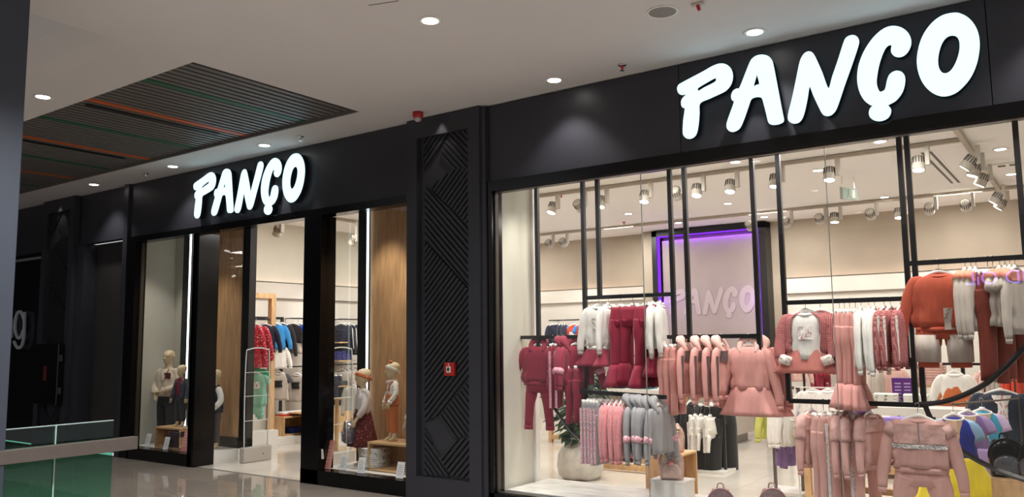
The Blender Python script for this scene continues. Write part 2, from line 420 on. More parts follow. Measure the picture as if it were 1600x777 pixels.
area('niche_led_light', (-5.7, BACK-.24, 3.47), 1.8, 7, PCOL, (R(20), 0, 0), .05)

# lettering ------------------------------------------------------------
def z1(pts): return [(1050+x/5.18, 80+y/5.18) for x, y in pts]
def z2(pts): return [(1220+x/4.571, 30+y/4.571) for x, y in pts]
def z3(pts): return [(1410+x/4.857, y/4.857) for x, y in pts]
LET = dict(
 P=(z1([(42,300),(52,275),(75,258),(150,218),(250,165),(320,125),(370,105),(410,102),(445,115),(472,145),(484,185),(482,230),(465,275),(435,310),(400,332),(300,378),(220,418),(214,500),(208,580),(196,650),(178,685),(150,702),(120,702),(98,685),(88,655),(92,560),(104,462),(85,452),(75,430),(76,400),(90,375),(112,355),(110,345),(75,348),(52,335)]),
    z1([(200,300),(215,285),(270,252),(330,218),(352,212),(358,225),(352,245),(320,265),(260,295),(215,322),(203,318)])),
 A=(z1([(630,90),(655,55),(690,35),(735,30),(775,42),(800,70),(812,105),(835,220),(862,365),(888,500),(898,560),(870,582),(835,590),(800,588),(780,570),(765,510),(745,430),(728,378),(700,365),(660,370),(632,390),(610,450),(575,550),(545,615),(515,640),(480,648),(452,632),(442,600),(452,555),(475,490),(502,410),(485,390),(480,360),(492,325),(520,305),(545,298),(580,215)]),
    z1([(685,175),(693,200),(708,265),(690,272),(655,284),(665,235)])),
 N=(z2([(135,310),(155,262),(178,238),(205,232),(228,248),(255,300),(290,380),(338,498),(370,405),(410,290),(450,165),(470,130),(505,115),(535,122),(552,150),(545,195),(500,330),(450,470),(410,590),(385,650),(355,680),(325,686),(298,672),(270,620),(235,545),(202,472),(185,560),(165,655),(145,710),(120,735),(90,740),(62,728),(52,705),(58,660),(85,550),(110,430)]), None),
 C=(z2([(815,50),(860,62),(900,92),(922,135),(924,180),(905,225),(875,255),(840,265),(808,255),(790,228),(792,182),(770,180),(745,200),(722,245),(700,310),(685,380),(678,450),(690,500),(708,520),(735,512),(750,490),(760,440),(775,400),(800,378),(830,370),(862,380),(880,410),(880,460),(862,520),(820,575),(775,602),(760,612),(780,640),(778,675),(755,705),(715,722),(670,718),(638,695),(632,660),(645,630),(668,615),(640,608),(600,578),(570,530),(552,470),(548,400),(560,320),(595,230),(650,145),(710,85),(765,55)]), None),
 O=(z3([(390,98),(440,105),(495,135),(540,185),(568,245),(580,320),(575,400),(555,490),(515,580),(460,650),(400,700),(330,724),(270,718),(210,685),(160,630),(128,560),(113,480),(118,400),(140,310),(180,230),(240,160),(310,115)]),
    z3([(375,262),(410,270),(432,300),(438,350),(430,410),(405,480),(370,535),(330,558),(295,550),(270,510),(264,450),(275,380),(300,315),(335,275)])),
)
def spl(poly, n=4, tens=.5):
    out = []; N = len(poly)
    for i in range(N):
        a, b, c, d = [Vector(poly[(i+k) % N]) for k in (-1, 0, 1, 2)]
        for k in range(n):
            t = k/n
            out.append(.5*((2*b)+(c-a)*t+(2*a-5*b+4*c-d)*t*t+(3*b-a-3*c+d)*t**3))
    return out
def curve_mesh(loops, depth, bev):
    cu = bpy.data.curves.new('tmp', 'CURVE'); cu.dimensions = '2D'; cu.fill_mode = 'BOTH'; cu.extrude = depth; cu.bevel_depth = bev; cu.bevel_resolution = 2
    for lp in loops:
        s = cu.splines.new('POLY'); s.points.add(len(lp)-1); s.use_cyclic_u = True
        for p, q in zip(s.points, lp): p.co = (q[0], q[1], 0, 1)
    o = bpy.data.objects.new('tmp', cu); COL.objects.link(o)
    me = bpy.data.meshes.new_from_object(o.evaluated_get(bpy.context.evaluated_depsgraph_get()))
    bpy.data.objects.remove(o); return me
SIGNF = emis('sign_face', 'cbf3ff', 1.6); SIGNR = mat('sign_return', '10131f', .5)
XC, ZC = -1.63, 3.57
LMESH = {}
def letter_loops(k):
    out = []
    for lp in LET[k]:
        if not lp: continue
        w3 = [at(px, py, Y=6.33) for px, py in lp]
        out.append(spl([(p.x-XC, p.z-ZC) for p in w3]))
    return out
for k in LET:
    lps = letter_loops(k)
    me = curve_mesh(lps, .004, .004); ret = curve_mesh(lps, .032, 0)
    LMESH[k] = (me, ret)
RX = Matrix.Rotation(pi/2, 4, 'X')
for k in LMESH:
    for me in LMESH[k]: me.transform(RX)      # local: x right, z up, faces -y
for (xx, lab) in ((XC, 'large white illuminated letter sign above the big right window'), (XC-7.02, 'white illuminated letter sign above the shop entrance')):
    t = thing('shop_sign', lab, 'sign', (xx, 6.34, ZC))
    for k in 'PANCO':
        me, ret = LMESH[k]
        if not me.materials: me.materials.append(SIGNF); ret.materials.append(SIGNR)
        o = bpy.data.objects.new('letter', me); COL.objects.link(o); setpar(o, t)
        r_ = bpy.data.objects.new('letter_return', ret); COL.objects.link(r_); setpar(r_, o); r_.location = (0, .042, 0)
# same word as pale raised letters on the logo panel in the shop
PALE = mat('pale_letter', 'b2a69a', .5)
for k in 'PANCO':
    me = LMESH[k][0].copy(); me.materials.clear(); me.materials.append(PALE)
    o = bpy.data.objects.new('letter', me); COL.objects.link(o); setpar(o, nt)
    o.location = (.03, -.0, 2.27); o.scale = (.74, 1.6, .82)

# patterned pillars ----------------------------------------------------
def clip(poly, a, b, c):        # keep a*x+b*y<=c
    out = []
    for i in range(len(poly)):
        p, q = poly[i], poly[(i+1) % len(poly)]
        dp, dq = a*p[0]+b*p[1]-c, a*q[0]+b*q[1]-c
        if dp <= 0: out.append(p)
        if dp*dq < 0:
            t = dp/(dp-dq); out.append((p[0]+(q[0]-p[0])*t, p[1]+(q[1]-p[1])*t))
    return out
REG = [('/', [(663,212),(702,204),(663,270)]), ('\\', [(705,205),(737,199),(737,262),(707,266),(686,243)]), ('/', [(707,266),(737,262),(737,355),(673,292)]),
 ('\\', [(664,288),(737,358),(737,452),(664,372)]), ('/', [(664,376),(737,456),(737,583),(684,650),(664,660)]),
 ('\\', [(686,652),(737,588),(737,680),(712,684)]), ('/', [(710,687),(737,684),(737,748),(706,744),(688,714)]), ('\\', [(664,668),(682,702),(705,744),(664,742)])]
PX0, PX1, PZ0, PZ1 = -5.77, -5.075, .235, 3.745
def pillar(X0, lab, group, front):
    t = thing('patterned_pillar', lab, 'pillar', (X0, front, 0))
    x0, x1 = -.49, .49; a, b = PX0+5.42, PX1+5.42
    m = MB(); m.box(x0, a, 0, .1, 0, CZ-.005); m.box(b, x1, 0, .1, 0, CZ-.005); m.box(a, b, 0, .1, 0, PZ0); m.box(a, b, 0, .1, PZ1, CZ-.005)
    m.build('surround', ANTH, t)
    box('back_panel', ANTH, a, b, .055, .1, PZ0, PZ1, t)
    for d, poly in REG:
        wp = [at(px, py, Y=6.39) for px, py in poly]; wp = [(min(max(p.x+5.42, a), b), min(max(p.z, PZ0), PZ1)) for p in wp]
        n = (1, -1) if d == '/' else (1, 1)      # bars run along x-z=c or x+z=c
        n = (n[0]/2**.5, n[1]/2**.5); vals = [n[0]*p[0]+n[1]*p[1] for p in wp]; lo, hi = min(vals), max(vals)
        # orientation (ensure ccw irrelevant): clip polygon between parallels
        s = lo+.008
        while s < hi-.005:
            q = clip(clip(wp, n[0], n[1], s+.033), -n[0], -n[1], -s)
            if len(q) >= 3:
                A = abs(sum(q[i][0]*q[(i+1) % len(q)][1]-q[(i+1) % len(q)][0]*q[i][1] for i in range(len(q))))/2
                if A > .0004: MB().prism(q, .028, .056).build('rib', ANTHR, t)
            s += .05
    return t
p1 = pillar(-5.42, 'dark pillar with diagonal ribbed panel between entrance and big window', None, 6.345)
# second, farther pillar = copy
p2 = dup(p1, loc=(-13.55, 6.36, 0), label='far dark ribbed pillar at the left beside the neighbouring shop front')
p2.scale = (1.06, 1, 1)
# fire call point on the near pillar, black cabinet with faint red sign on the far one
c = at(705, 577, Y=6.37)
t = thing('fire_call_point', 'small red fire alarm call point on the dark ribbed pillar', 'alarm', (c.x, 6.365, c.z))
box('housing', mat('alarm_red', 'b02218', .35), -.062, .062, -.035, 0, -.065, .065, t, bevel=.006)
box('press_plate', mat('alarm_white', 'd9d4cf', .4), -.028, .028, -.042, -.035, -.035, .028, t, bevel=.003)
MB().box(-.007, .007, -.045, -.042, -.02, .02).box(-.02, .02, -.045, -.042, -.004, .004).build('mark', mat('mark_dark', '1b1414', .5), t)
MB().lathe([(.008, 0), (.008, .004)], 10).build('indicator', mat('alarm_white', 'd9d4cf'), t).matrix_local = Matrix.Translation((0, -.035, .045)) @ Matrix.Rotation(pi/2, 4, 'X')
t = thing('hose_cabinet', 'black fire hose cabinet with faint red mark low on the far left pillar', 'cabinet', (-13.55, 6.36, 0))
box('body', mat('cabinet_black', '070707', .15), -.40, .42, -.10, -.005, .68, 1.62, t, bevel=.01)
box('mark', mat('dim_red', '6a1512', .5), -.02, .08, -.103, -.1, 1.05, 1.28, t)
box('hinge', STEEL, .42, .44, -.08, -.04, .85, .95, t); box('hinge', STEEL, .42, .44, -.08, -.04, 1.35, 1.45, t)

# partial lettering of the neighbouring shop
def text_mesh(s, size, depth, mat_, parent, loc, rot=(pi/2, 0, 0), name='lettering', mirror=False, spacing=1):
    cu = bpy.data.curves.new('t', 'FONT'); cu.body = s; cu.size = size; cu.extrude = depth; cu.align_x = 'CENTER'; cu.space_character = spacing; cu.resolution_u = 4
    o = bpy.data.objects.new('t', cu); COL.objects.link(o)
    me = bpy.data.meshes.new_from_object(o.evaluated_get(bpy.context.evaluated_depsgraph_get())); bpy.data.objects.remove(o)
    me.materials.append(mat_); o = bpy.data.objects.new(name, me); COL.objects.link(o)
    if parent: setpar(o, parent)
    o.location = loc; o.rotation_euler = rot
    return o
t = thing('neighbour_sign', 'pale letters ending in ng on the dark neighbouring shop front at far left', 'sign', (-15.1, FY+.06, 1.74))
SGM = mat('sign_grey', '8e9096', .5, emit='8e9096', es=.08)
def stroke(pts, nm):
    q = [at(px, py, Y=FY+.05) for px, py in pts]; MB().tube([(p.x+15.1, -.02, p.z-1.74) for p in q], .028, 6, smooth=3).build(nm, SGM, t, True)
stroke([(38.5, 500), (34, 488), (28, 490), (25, 504), (25, 518), (29, 528), (34, 526), (38, 515)], 'letter_bowl')
stroke([(39.5, 488), (39, 510), (38, 530), (34, 542), (28, 543), (23, 534)], 'letter_stem')
stroke([(2, 497), (6, 489), (12, 487), (17, 493), (19, 505), (18.5, 528)], 'letter_arch')

# near column, glass balustrade ---------------------------------------
colm = mat('blue_grey_column', '30353f', .6, var=.03, vs=2)
ca = MB(); ca.box(-6.2, -5.17, 2.0, 2.2, 0, CZ+.4)
co = thing('mall_column', 'tall blue-grey column at the left edge of the picture', 'column', (-5.4, 2.0, 0))
box('shaft', colm, -.45, .225, -.5, .20, 0, 5.2, co, bevel=.006)
box('dark_inset', mat('inset_black', '08090b', .2), -.2, .1, -.515, -.5, .4, 3.45, co)
t = thing('glass_balustrade', 'green-tinted glass balustrade with flat steel handrail at lower left', 'balustrade', (-5.2, 0, 0))
box('glass_panel', GLASSG, -.075, -.06, 2.522, 2.88, 0, 1.11, t); box('glass_panel', GLASSG, -.075, -.06, 1.2, 2.514, 0, 1.11, t)
box('handrail', STEEL, -.03, .03, 1.2, 3.0, .92, 1.0, t, bevel=.003)
box('glass_edge', mat('glass_edge_pale', '9fb3ab', .3), -.076, -.059, 1.2, 2.88, 1.108, 1.113, t)
box('foot_channel', STEEL, -.1, -.03, 1.2, 2.9, 0, .08, t)
box('glass_edge', mat('glass_edge_pale', '9fb3ab', .3), -.077, -.058, 2.514, 2.522, .08, 1.108, t)
box('bracket', CHROME, -.06, -.03, 2.5, 2.56, .94, .98, t); box('bracket', CHROME, -.06, -.03, 1.8, 1.86, .94, .98, t)

# mall ceiling fittings -------------------------------------------------
def downlight(x, y, z, lab, grp, power=30, rad=.075, col=(1, .98, .96), trimm=None):
    t = thing('ceiling_downlight', lab, 'ceiling light', (x, y, z), 0, grp)
    n = 20
    MB().lathe([(rad*.8, -.0), (rad, -.0), (rad*1.18, -.003), (rad*1.18, -.006), (rad*.98, -.009), (rad*.8, -.004)], n).build('trim_ring', WHITE if not trimm else trimm, t, True)
    MB().lathe([(rad*.8, -.004), (rad*.8, -.0065)], n).build('lens', GLOW, t)
    if power:
        spot('downlight_lamp', (x, y, z-.03), (x, y, 0), power, col, 100 if y > 5.5 else 125, .6, .06)
    return t
for px, py, lab in ((672, 32, 'bright round downlight in the mall ceiling, upper centre'), (866, 125, 'mall ceiling downlight just left of the big sign'),
                    (1179, 50, 'mall ceiling downlight above the first letters of the big sign'), (413, 227, 'mall ceiling downlight above the entrance sign'),
                    (270, 260, 'mall ceiling downlight left of the entrance sign'), (67, 151, 'mall ceiling downlight at far left beside the slatted opening')):
    p = at(px, py, Z=CZ); downlight(p.x, p.y, CZ, lab, 'mall ceiling downlights', 60 if p.y > 5 else 150)
for x, y, lb in ((-.05, 6.09, 'right of the big sign'), (-1.9, 4.4, 'above and behind the big sign letters'), (.1, 4.4, 'farthest right over the mall floor'), (-11.95, 6.09, 'leftmost above the dark wall')):
    downlight(x, y, CZ, 'mall ceiling downlight out of the picture, '+lb, 'mall ceiling downlights out of view', 60 if y > 5 else 110)
k = 0
for x in (-7.5, -3.6, .4):  # unseen downlights added to brighten the mall ceiling by floor bounce
    for y in (2.2, -.6, -3.6, -7.0):
        if x < -6.2 and y < 3: continue
        if (x, y) == (.4, 2.2): continue
        k += 1
        downlight(x, y, CZ, 'unseen added downlight behind the viewer, '+('nearest', 'second', 'third', 'farthest')[(2.2, -.6, -3.6, -7.0).index(y)]+' of the '+('left' if x < -6 else 'middle' if x < -1 else 'right')+' row', 'mall ceiling downlights out of view', 640, .075, (.95, .97, 1))
box('wall_unseen', mat('unseen_wall_grey', '3a3a3e', .8), -19.2, -19, -11, FY+.2, 0, 6, kind='structure').name = 'wall_unseen'  # unseen end wall, put in to keep the shopfront reflection dark
# small added spots for the glow on the pillars, without fittings
for x in (-5.42, -13.5):
    spot('pillar_fill_spot', (x, 6.27, CZ-.02), (x, 6.40, 2.2), 9, (1, .95, .82), 62, .5, .02)
p = at(1035, 18, Z=CZ)
t = thing('ceiling_speaker', 'round grey speaker grille in the mall ceiling, top right of centre', 'speaker', (p.x, p.y, CZ))
MB().lathe([(.10, 0), (.115, 0), (.118, -.006), (.108, -.010), (.10, -.006)], 24).build('rim', WHITE, t, True)
MB().lathe([(.10, -.002), (.10, -.007), (.05, -.009)], 24).build('grille', mat('grille_grey', '8c8783', .7), t)
def sprinkler(px, py, lab, red=True):
    p = at(px, py, Z=CZ); t = thing('sprinkler_head', lab, 'sprinkler', (p.x, p.y, CZ))
    MB().lathe([(.035, 0), (.04, -.004), (.03, -.012), (.012, -.014)], 12).build('rose', CHROME, t, True)
    MB().tube([(0, 0, -.012), (0, 0, -.05)], [.014, .010], 8).build('body', mat('alarm_red', 'b02218') if red else CHROME, t)
    MB().lathe([(.02, -.05), (.02, -.054)], 10).build('deflector', CHROME, t)
sprinkler(972, 101, 'small red sprinkler between downlight and big sign')
sprinkler(470, 213, 'tiny grey sprinkler above the last letter of the entrance sign', False)
sprinkler(228, 271, 'tiny grey sprinkler at the left end of the entrance fascia', False)
p = at(1090, 4, Z=CZ); t = thing('smoke_detector', 'white detector with red tip at the top edge of the ceiling', 'detector', (p.x, p.y, CZ))
MB().box(-.045, .045, -.02, .02, -.02, 0).build('plate', GREY, t, bevel=.004); MB().tube([(0, 0, -.02), (.01, 0, -.06)], [.014, .012], 8).build('tip', mat('alarm_red', 'b02218'), t)
p = at(655, 176, Z=CZ); t = thing('alarm_sounder', 'red round alarm beacon under the ceiling beside the ribbed pillar', 'alarm', (p.x, p.y-.02, CZ))
MB().lathe([(.055, 0), (.055, -.05), (.048, -.06)], 18).build('housing', mat('alarm_red', 'b02218'), t, True)
MB().lathe([(.04, -.06), (.038, -.085), (.022, -.10), (.005, -.104)], 16).build('lens', mat('beacon_lens', 'b9aca8', .15), t, True)
p = at(598, 3, Z=CZ); MB().bar((p.x-.12, p.y-.02, CZ-.001), (p.x+.1, p.y+.05, CZ-.001), .004).build('crack_line', THIN, ceo)
# ------------------------------------------------------------------ GARMENTS
def ring(z, hw, hd, n=28, fold=0, nf=7, ph=0, xo=0, yo=0, pw=.75, a0=None, a1=None):
    pts = []
    for k in range(n):
        a = 2*pi*k/n if a0 is None else a0+(a1-a0)*k/(n-1)
        c, s = cos(a), sin(a); f = 1+fold*sin(nf*a+ph)
        pts.append((xo+hw*math.copysign(abs(c)**pw, c)*(1+fold*.35*sin(nf*a+ph)), yo+hd*math.copysign(abs(s)**pw, s)*f, z+fold*.01*cos(nf*a)))
    return pts
def body_rings(w, h, fl=0, fold=.25, z0=-.10, d=.05, seed=0, a0=None, a1=None, taper=0):
    r = random.Random(seed); ph = r.random()*6; out = []
    prof = [(0, .17, .35), (.012, .25, .5), (.03, .38, .7), (.055, .455, .85), (.10, .49, 1)]
    for dz, k, kd in prof: out.append(ring(z0-dz, w*k, d*kd, fold=0, a0=a0, a1=a1))
    m = 7
    for i in range(1, m+1):
        t = i/m; z = z0-.10-(h-.10)*t
        out.append(ring(z, w*(.49+fl*t-taper*t)+.006*sin(i*2.3+ph), d*(1+.5*fl*t), fold=fold*t, nf=6+(seed % 3), ph=ph+i*.35, a0=a0, a1=a1, xo=.006*sin(i*1.7+ph)))
    return out
def sleeve(mb, s, w, sl, r0=.052, r1=.034, z0=-.10, out=.10, fwd=-.02, bend=0):
    a = (s*w*.40, 0, z0-.055); e = (s*(w*.5+out*.55), fwd*.4, z0-.06-sl*.5); c = (s*(w*.5+out+bend), fwd, z0-.05-sl)
    m1 = tuple((a[i]+e[i])/2+(s*.012 if i == 0 else 0) for i in range(3))
    st = (s*w*.27, 0, z0-.045)
    return mb.tube([st, a, m1, e, tuple((e[i]+c[i])/2+(s*.008 if i == 0 else 0) for i in range(3)), c], [r0*.5, r0*1.0, r0, (r0+r1)/2+.004, r1+.007, r1], 10, .62, smooth=3), c
def hanger(par, z0=-.10, w=.30, clips=False, top=0.0):
    m = MB()
    if clips:
        m.bar((-w/2, 0, z0+.01), (w/2, 0, z0+.01), .012, .008)
        for s in (-1, 1): m.box(s*w*.42-.012, s*w*.42+.012, -.012, .012, z0-.03, z0+.025)
        m.box(-.022, .022, -.007, .007, z0, z0+.03)
    else:
        m.tube([(-w/2, 0, z0-.045), (-w*.25, 0, z0-.004), (0, 0, z0+.022), (w*.25, 0, z0-.004), (w/2, 0, z0-.045)], [.008, .012, .015, .012, .008], 6, .7, smooth=3)
        m.box(-.02, .02, -.006, .006, z0+.015, z0+.04)
    h = m.build('hanger', PLAS, par, True)
    hk = MB().tube([(0, 0, z0+.03), (0, 0, top-.03), (.012, 0, top-.008), (.005, 0, top+.012), (-.012, 0, top+.008), (-.014, 0, top-.006)], .0025, 5, smooth=2)
    hk.build('hook', CHROME, h, True)
PROTO = {}
def collar(par, m, z0=-.10, r=.07, th=.009, d=.036):
    mb = MB(); pts = [(r*cos(a), d*sin(a), z0-.006+.016*sin(a)) for a in [2*pi*k/16 for k in range(17)]]
    mb.tube(pts, th, 6, cap=False); mb.build('collar', m, par, True)
def hoodpart(par, m, inner=None, z0=-.10, s=1.0):
    mb = MB()
    for k in (0, 1):
        q = .022*k
        mb.tube([(-.085*s, -.035, z0-.055), (-.10*s, -.005, z0+.01), (-.07*s, .02+q, z0+.065*s), (0, .03+q, z0+.09*s), (.07*s, .02+q, z0+.065*s), (.10*s, -.005, z0+.01), (.085*s, -.035, z0-.055)],
                [.018, .03, .036, .038, .036, .03, .018], 8, .8, smooth=3)
    h = mb.build('hood', m, par, True)
    MB().loft([ring(z0+.05-.02*i, .05+.006*i, .02, 16, yo=.02) for i in range(4)]).build('hood_lining', inner or m, h, True)
def fronthalf(par, name, m, w, z_a, z_b, d=.058, x0=-1, x1=1, seed=0):
    """shaped cloth panel lying on the front of a garment"""
    mb = MB(); rs = []
    for i in range(6):
        z = z_a+(z_b-z_a)*i/5; row = []
        for k in range(9):
            x = x0+(x1-x0)*k/8
            row.append((x*w*.5, -d*(1-.35*x*x)-.004*sin(k*1.3+i), z))
        rs.append(row)
    vs = [p for r in rs for p in r]; n = 9; fs = [(i*n+j, i*n+j+1, (i+1)*n+j+1, (i+1)*n+j) for i in range(5) for j in range(8)]
    off = len(vs); vs2 = [(x, y+.004, z) for x, y, z in vs]
    mb.add(vs+vs2, fs+[tuple(off+q for q in reversed(f)) for f in fs]); return mb.build(name, m, par, True)

def g_top(par, c, w=.32, h=.40, sl=.33, z0=-.10, seed=1, fl=0, cuffs=None, hood=None, neck=None, sleeve_m=None, out=.08, short=False, hang=True, shoulder=None, print_=None, hem=None, bend=0, band=None, top=0.0, d=.05, fold=.25, fwd=-.02):
    MB().loft(body_rings(w, h, fl, fold, z0, d, seed)).build('body', c, par, True)
    if hem: MB().loft([ring(z0-h-.0, w*(.47+fl), d*.95, 28), ring(z0-h-.035, w*(.45+fl), d*.92, 28)]).build('hem', hem, par, True)
    for s in (-1, 1):
        mb = MB(); 
        if short:
            mb.tube([(s*w*.26, 0, z0-.04), (s*w*.38, 0, z0-.06), (s*w*.50, 0, z0-.10), (s*w*.58, 0, z0-.16)], [.028, .05, .055, .052], 10, .6, smooth=2); e = None
        else: mb, e = sleeve(mb, s, w, sl, out=out, z0=z0, bend=bend, fwd=fwd)
        so = mb.build('sleeve', sleeve_m or c, par, True)
        if e:
            MB().tube([e, (e[0]+s*.004, e[1], e[2]-.035)], [.032, .029], 10, .62).build('cuff', cuffs or sleeve_m or c, so, True)
        if band and e:
            f = .55; b = (s*(w*.5+out*.7), fwd*.6, z0-.06-sl*f)
            MB().tube([(b[0]-s*.01, b[1], b[2]+.025), (b[0]+s*.012, b[1]-.001, b[2]-.025)], [.050, .047], 10, .68).build('sleeve_band', band, so, True)
    if hood: hoodpart(par, hood, OFFW if hood is GREYF else None, z0=z0, s=.82)
    else: collar(par, neck or c, z0)
    if shoulder: fronthalf(par, 'yoke', shoulder, w*.86, z0-.035, z0-.13, d+.016)
    if print_: fronthalf(par, 'print', print_, w*.5, z0-.12, z0-.23, d+.016)
    if hang: hanger(par, z0, w*.85, top=top)
def g_pants(par, c, w=.26, h=.55, z0=-.10, flare=0, stripe=None, hang=True, cuff=None, seed=2, gap=.02, knee=None, top=0.0, leg=.062, waist=None):
    mb = MB(); mb.loft([ring(z0-.0, w*.46, .03, 20), ring(z0-.03, w*.47, .032, 20), ring(z0-.10, w*.52, .042, 20, fold=.1), ring(z0-.17, w*.53, .045, 20)])
    mb.build('waist', waist or c, par, True)
    for s in (-1, 1):
        top_ = (s*w*.27, 0, z0-.11); pts = [top_, (s*(w*.29+gap*.3), 0, z0-.2), (s*(w*.29+gap*.6), -.006, z0-h*.6), (s*(w*.29+gap), 0, z0-h)]
        m2 = MB().tube(pts, [leg+.008, leg+.006, leg-.008, leg-.014], 12, .55, smooth=4)
        lo = m2.build('leg', c, par, True)
        if flare:
            x = s*(w*.29+gap); rs = [ring(z0-h+.02, .046, .032, 24, xo=x)]
            for i in range(1, 5): rs.append(ring(z0-h+.02-.045*i, .05+.022*i*flare, .034+.012*i*flare, 24, fold=.10*i, nf=6, ph=s+seed, xo=x+s*.004*i))
            MB().loft(rs).build('flared_hem', c, lo, True)
        if cuff: MB().tube([pts[-1], (pts[-1][0], 0, pts[-1][2]-.045)], [leg-.010, leg-.012], 12, .6).build('cuff', cuff, lo, True)
        if knee: MB().tube([(pts[2][0]-s*.0, -.004, z0-h*.36), (pts[2][0]+s*.004, -.006, z0-h*.90)], [leg+.006, leg+.001], 12, .6).build('panel', knee, lo, True)
        if stripe:
            xo = s*(w*.29+leg+.006)
            MB().box(xo-.004, xo+.004, -.012, .012, z0-h, z0-.05, ).build('side_stripe', stripe, lo)
    if hang: hanger(par, z0, w*.95, clips=True, top=top)
def g_skirt(par, c, w=.24, h=.22, z0=-.35, flare=.55, nf=8, seed=0, name='skirt', d=.045, fold=.09):
    rs = [ring(z0, w*.42, d*.8, 36), ring(z0-.02, w*.45, d*.9, 36)]
    for i in range(1, 7): t = i/6; rs.append(ring(z0-.02-(h-.02)*t, w*(.45+flare*t*.6), d*(1+flare*t), 48 if 0 else 36, fold=fold*t*2.2, nf=nf, ph=seed, pw=.85))
    MB().loft(rs).build(name, c, par, True)

MAROON = fab('8e1c38', 'maroon'); PINK = fab('d79a92', 'pink'); DPINK = fab('c4786f', 'deep_pink'); LPINK = fab('e2b8ae', 'light_pink'); BRN = fab('5e4a48', 'brown_panel')
OFFW = fab('e9e6df', 'offwhite'); GREYF = fab('9c9b9d', 'grey'); LGREY = fab('b8ada2', 'warm_grey'); RUST = fab('a9482f', 'rust'); DRUST = fab('7c3526', 'dark_rust')
BLK = fab('151417', 'black'); NAVY = fab('1c2238', 'navy'); DNVY = fab('22262f', 'charcoal_navy'); BLUE = fab('1d3fa8', 'blue'); ORG = fab('d4472c', 'orange_red'); CYAN = fab('2f86c8', 'cyan')
YEL = fab('cbcd68', 'yellow_green'); PUR = fab('7f6496', 'purple'); LIL = fab('a58fbf', 'lilac'); GOLD = fab('ead93a', 'bright_yellow'); TURQ = fab('3f9dbd', 'turquoise'); ROY = fab('1c2f92', 'royal_blue')
RED = fab('c2223c', 'red'); MINT = fab('8fcdb8', 'mint'); DENIM = fab('2b3240', 'denim'); DGREY = fab('4a4a50', 'dark_grey'); GREEN = fab('12a06c', 'green')
SALM = fab('d98a6f', 'salmon'); PRUST = fab('c26a3a', 'pumpkin')
TWEED = pattern('tweed_pink', 'd08a86', '8e4a4c', 'tweed', 22, .62); TAPE = pattern('tape_pink', 'f3e4e4', 'd2547a', 'tape', 260, .52); TAPEB = pattern('tape_black', 'efeae6', '5a5055', 'tape', 280, .54)
TAPEW = pattern('tape_white_maroon', 'eeb9c4', 'b5446a', 'tape', 260, .56); GPRT = pattern('grey_print', 'dedad2', '8a8580', 'noise', 30, .6); DOTS = pattern('red_dots', 'b9223a', 'e9b6ba', 'noise', 45, .62)
FLOR = pattern('dark_floral', '5c1a17', 'b98a7a', 'noise', 42, .66); PINKPR = pattern('pink_text', 'f1ece6', 'cf8d92', 'tape', 60, .6); DUSK = fab('cfa097', 'dusty_pink')
PQUILT = mat('fabric_quilt', 'd3a8a0', .8, var=.1, vs=30, bump=1.0, bs=9); WFLOR = pattern('white_floral', 'e6e0d6', '9c8f86', 'noise', 38, .63)

def T_maroon_hoodie(p): g_top(p, MAROON, .36, .38, .34, hood=MAROON, band=TAPEW, out=.09, seed=3)
def T_maroon_set(p):
    g_top(p, MAROON, .38, .36, .36, hood=MAROON, band=TAPEW, out=.12, seed=4, hem=MAROON)
    g_pants(p, MAROON, .26, .50, -.40, stripe=TAPEW, hang=False, cuff=MAROON, gap=.05)
def T_maroon_stripe(p): g_pants(p, MAROON, .24, .62, stripe=TAPEW)
def T_maroon_pants(p): g_pants(p, MAROON, .22, .50, z0=-.3)
def T_maroon_flare(p): g_pants(p, MAROON, .24, .50, flare=.55)
def T_grey_sweat(p):
    g_top(p, OFFW, .30, .40, .40, out=.05, print_=GPRT, cuffs=LGREY, seed=5, hem=OFFW); g_skirt(p, MAROON, .30, .20, -.50, .75, 6, 1)
def T_grey_plain(p): g_top(p, OFFW, .28, .38, .38, out=.03, cuffs=LGREY, seed=6)
def T_pink_pants(p): g_pants(p, PINK, .22, .60)
def T_pink_brown(p):
    g_top(p, PINK, .34, .42, .42, hood=LPINK, out=.05, shoulder=BRN, seed=7, cuffs=PINK, hem=PINK)
    MB().box(-.012, .012, -.066, -.058, -.50, -.16).build('front_band', BRN, p)
    for s in (-1, 1): MB().bar((s*.20, -.036, -.18), (s*.235, -.040, -.52), .022, .006).build('sleeve_stripe', BRN, p)
def T_pink_dress(p):
    g_top(p, PINK, .36, .36, .44, hood=LPINK, out=.09, seed=8, cuffs=PINK, d=.06)
    g_skirt(p, PINK, .40, .24, -.44, .42, 7, 2, 'ruffle', .065, .12)
def T_cardigan_set(p):
    g_top(p, OFFW, .28, .40, .1, short=True, print_=PINKPR, hang=False, seed=9)
    mb = MB().loft(body_rings(.40, .34, 0, .2, -.098, .062, 3, a0=-pi/2+.55, a1=1.5*pi-.55), cap=False, closed=False)
    o = mb.build('cardigan_body', TWEED, p, True); o.modifiers.new('thick', 'SOLIDIFY').thickness = .006
    for s in (-1, 1):
        m, e = sleeve(MB(), s, .40, .34, .056, .044, out=.02, fwd=-.06); so = m.build('sleeve', TWEED, p, True)
        MB().tube([e, (e[0]-s*.09, e[1]-.015, e[2]-.03)], [.045, .042], 10, .6).build('cuff', WFLOR, so, True)
    hanger(p, -.10, .34)
    g_skirt(p, DPINK, .36, .22, -.40, .6, 9, 1)
def T_cardigan(p): g_top(p, TWEED, .38, .40, .36, out=.05, cuffs=WFLOR, seed=10); g_skirt(p, LPINK, .30, .12, -.45, .4)
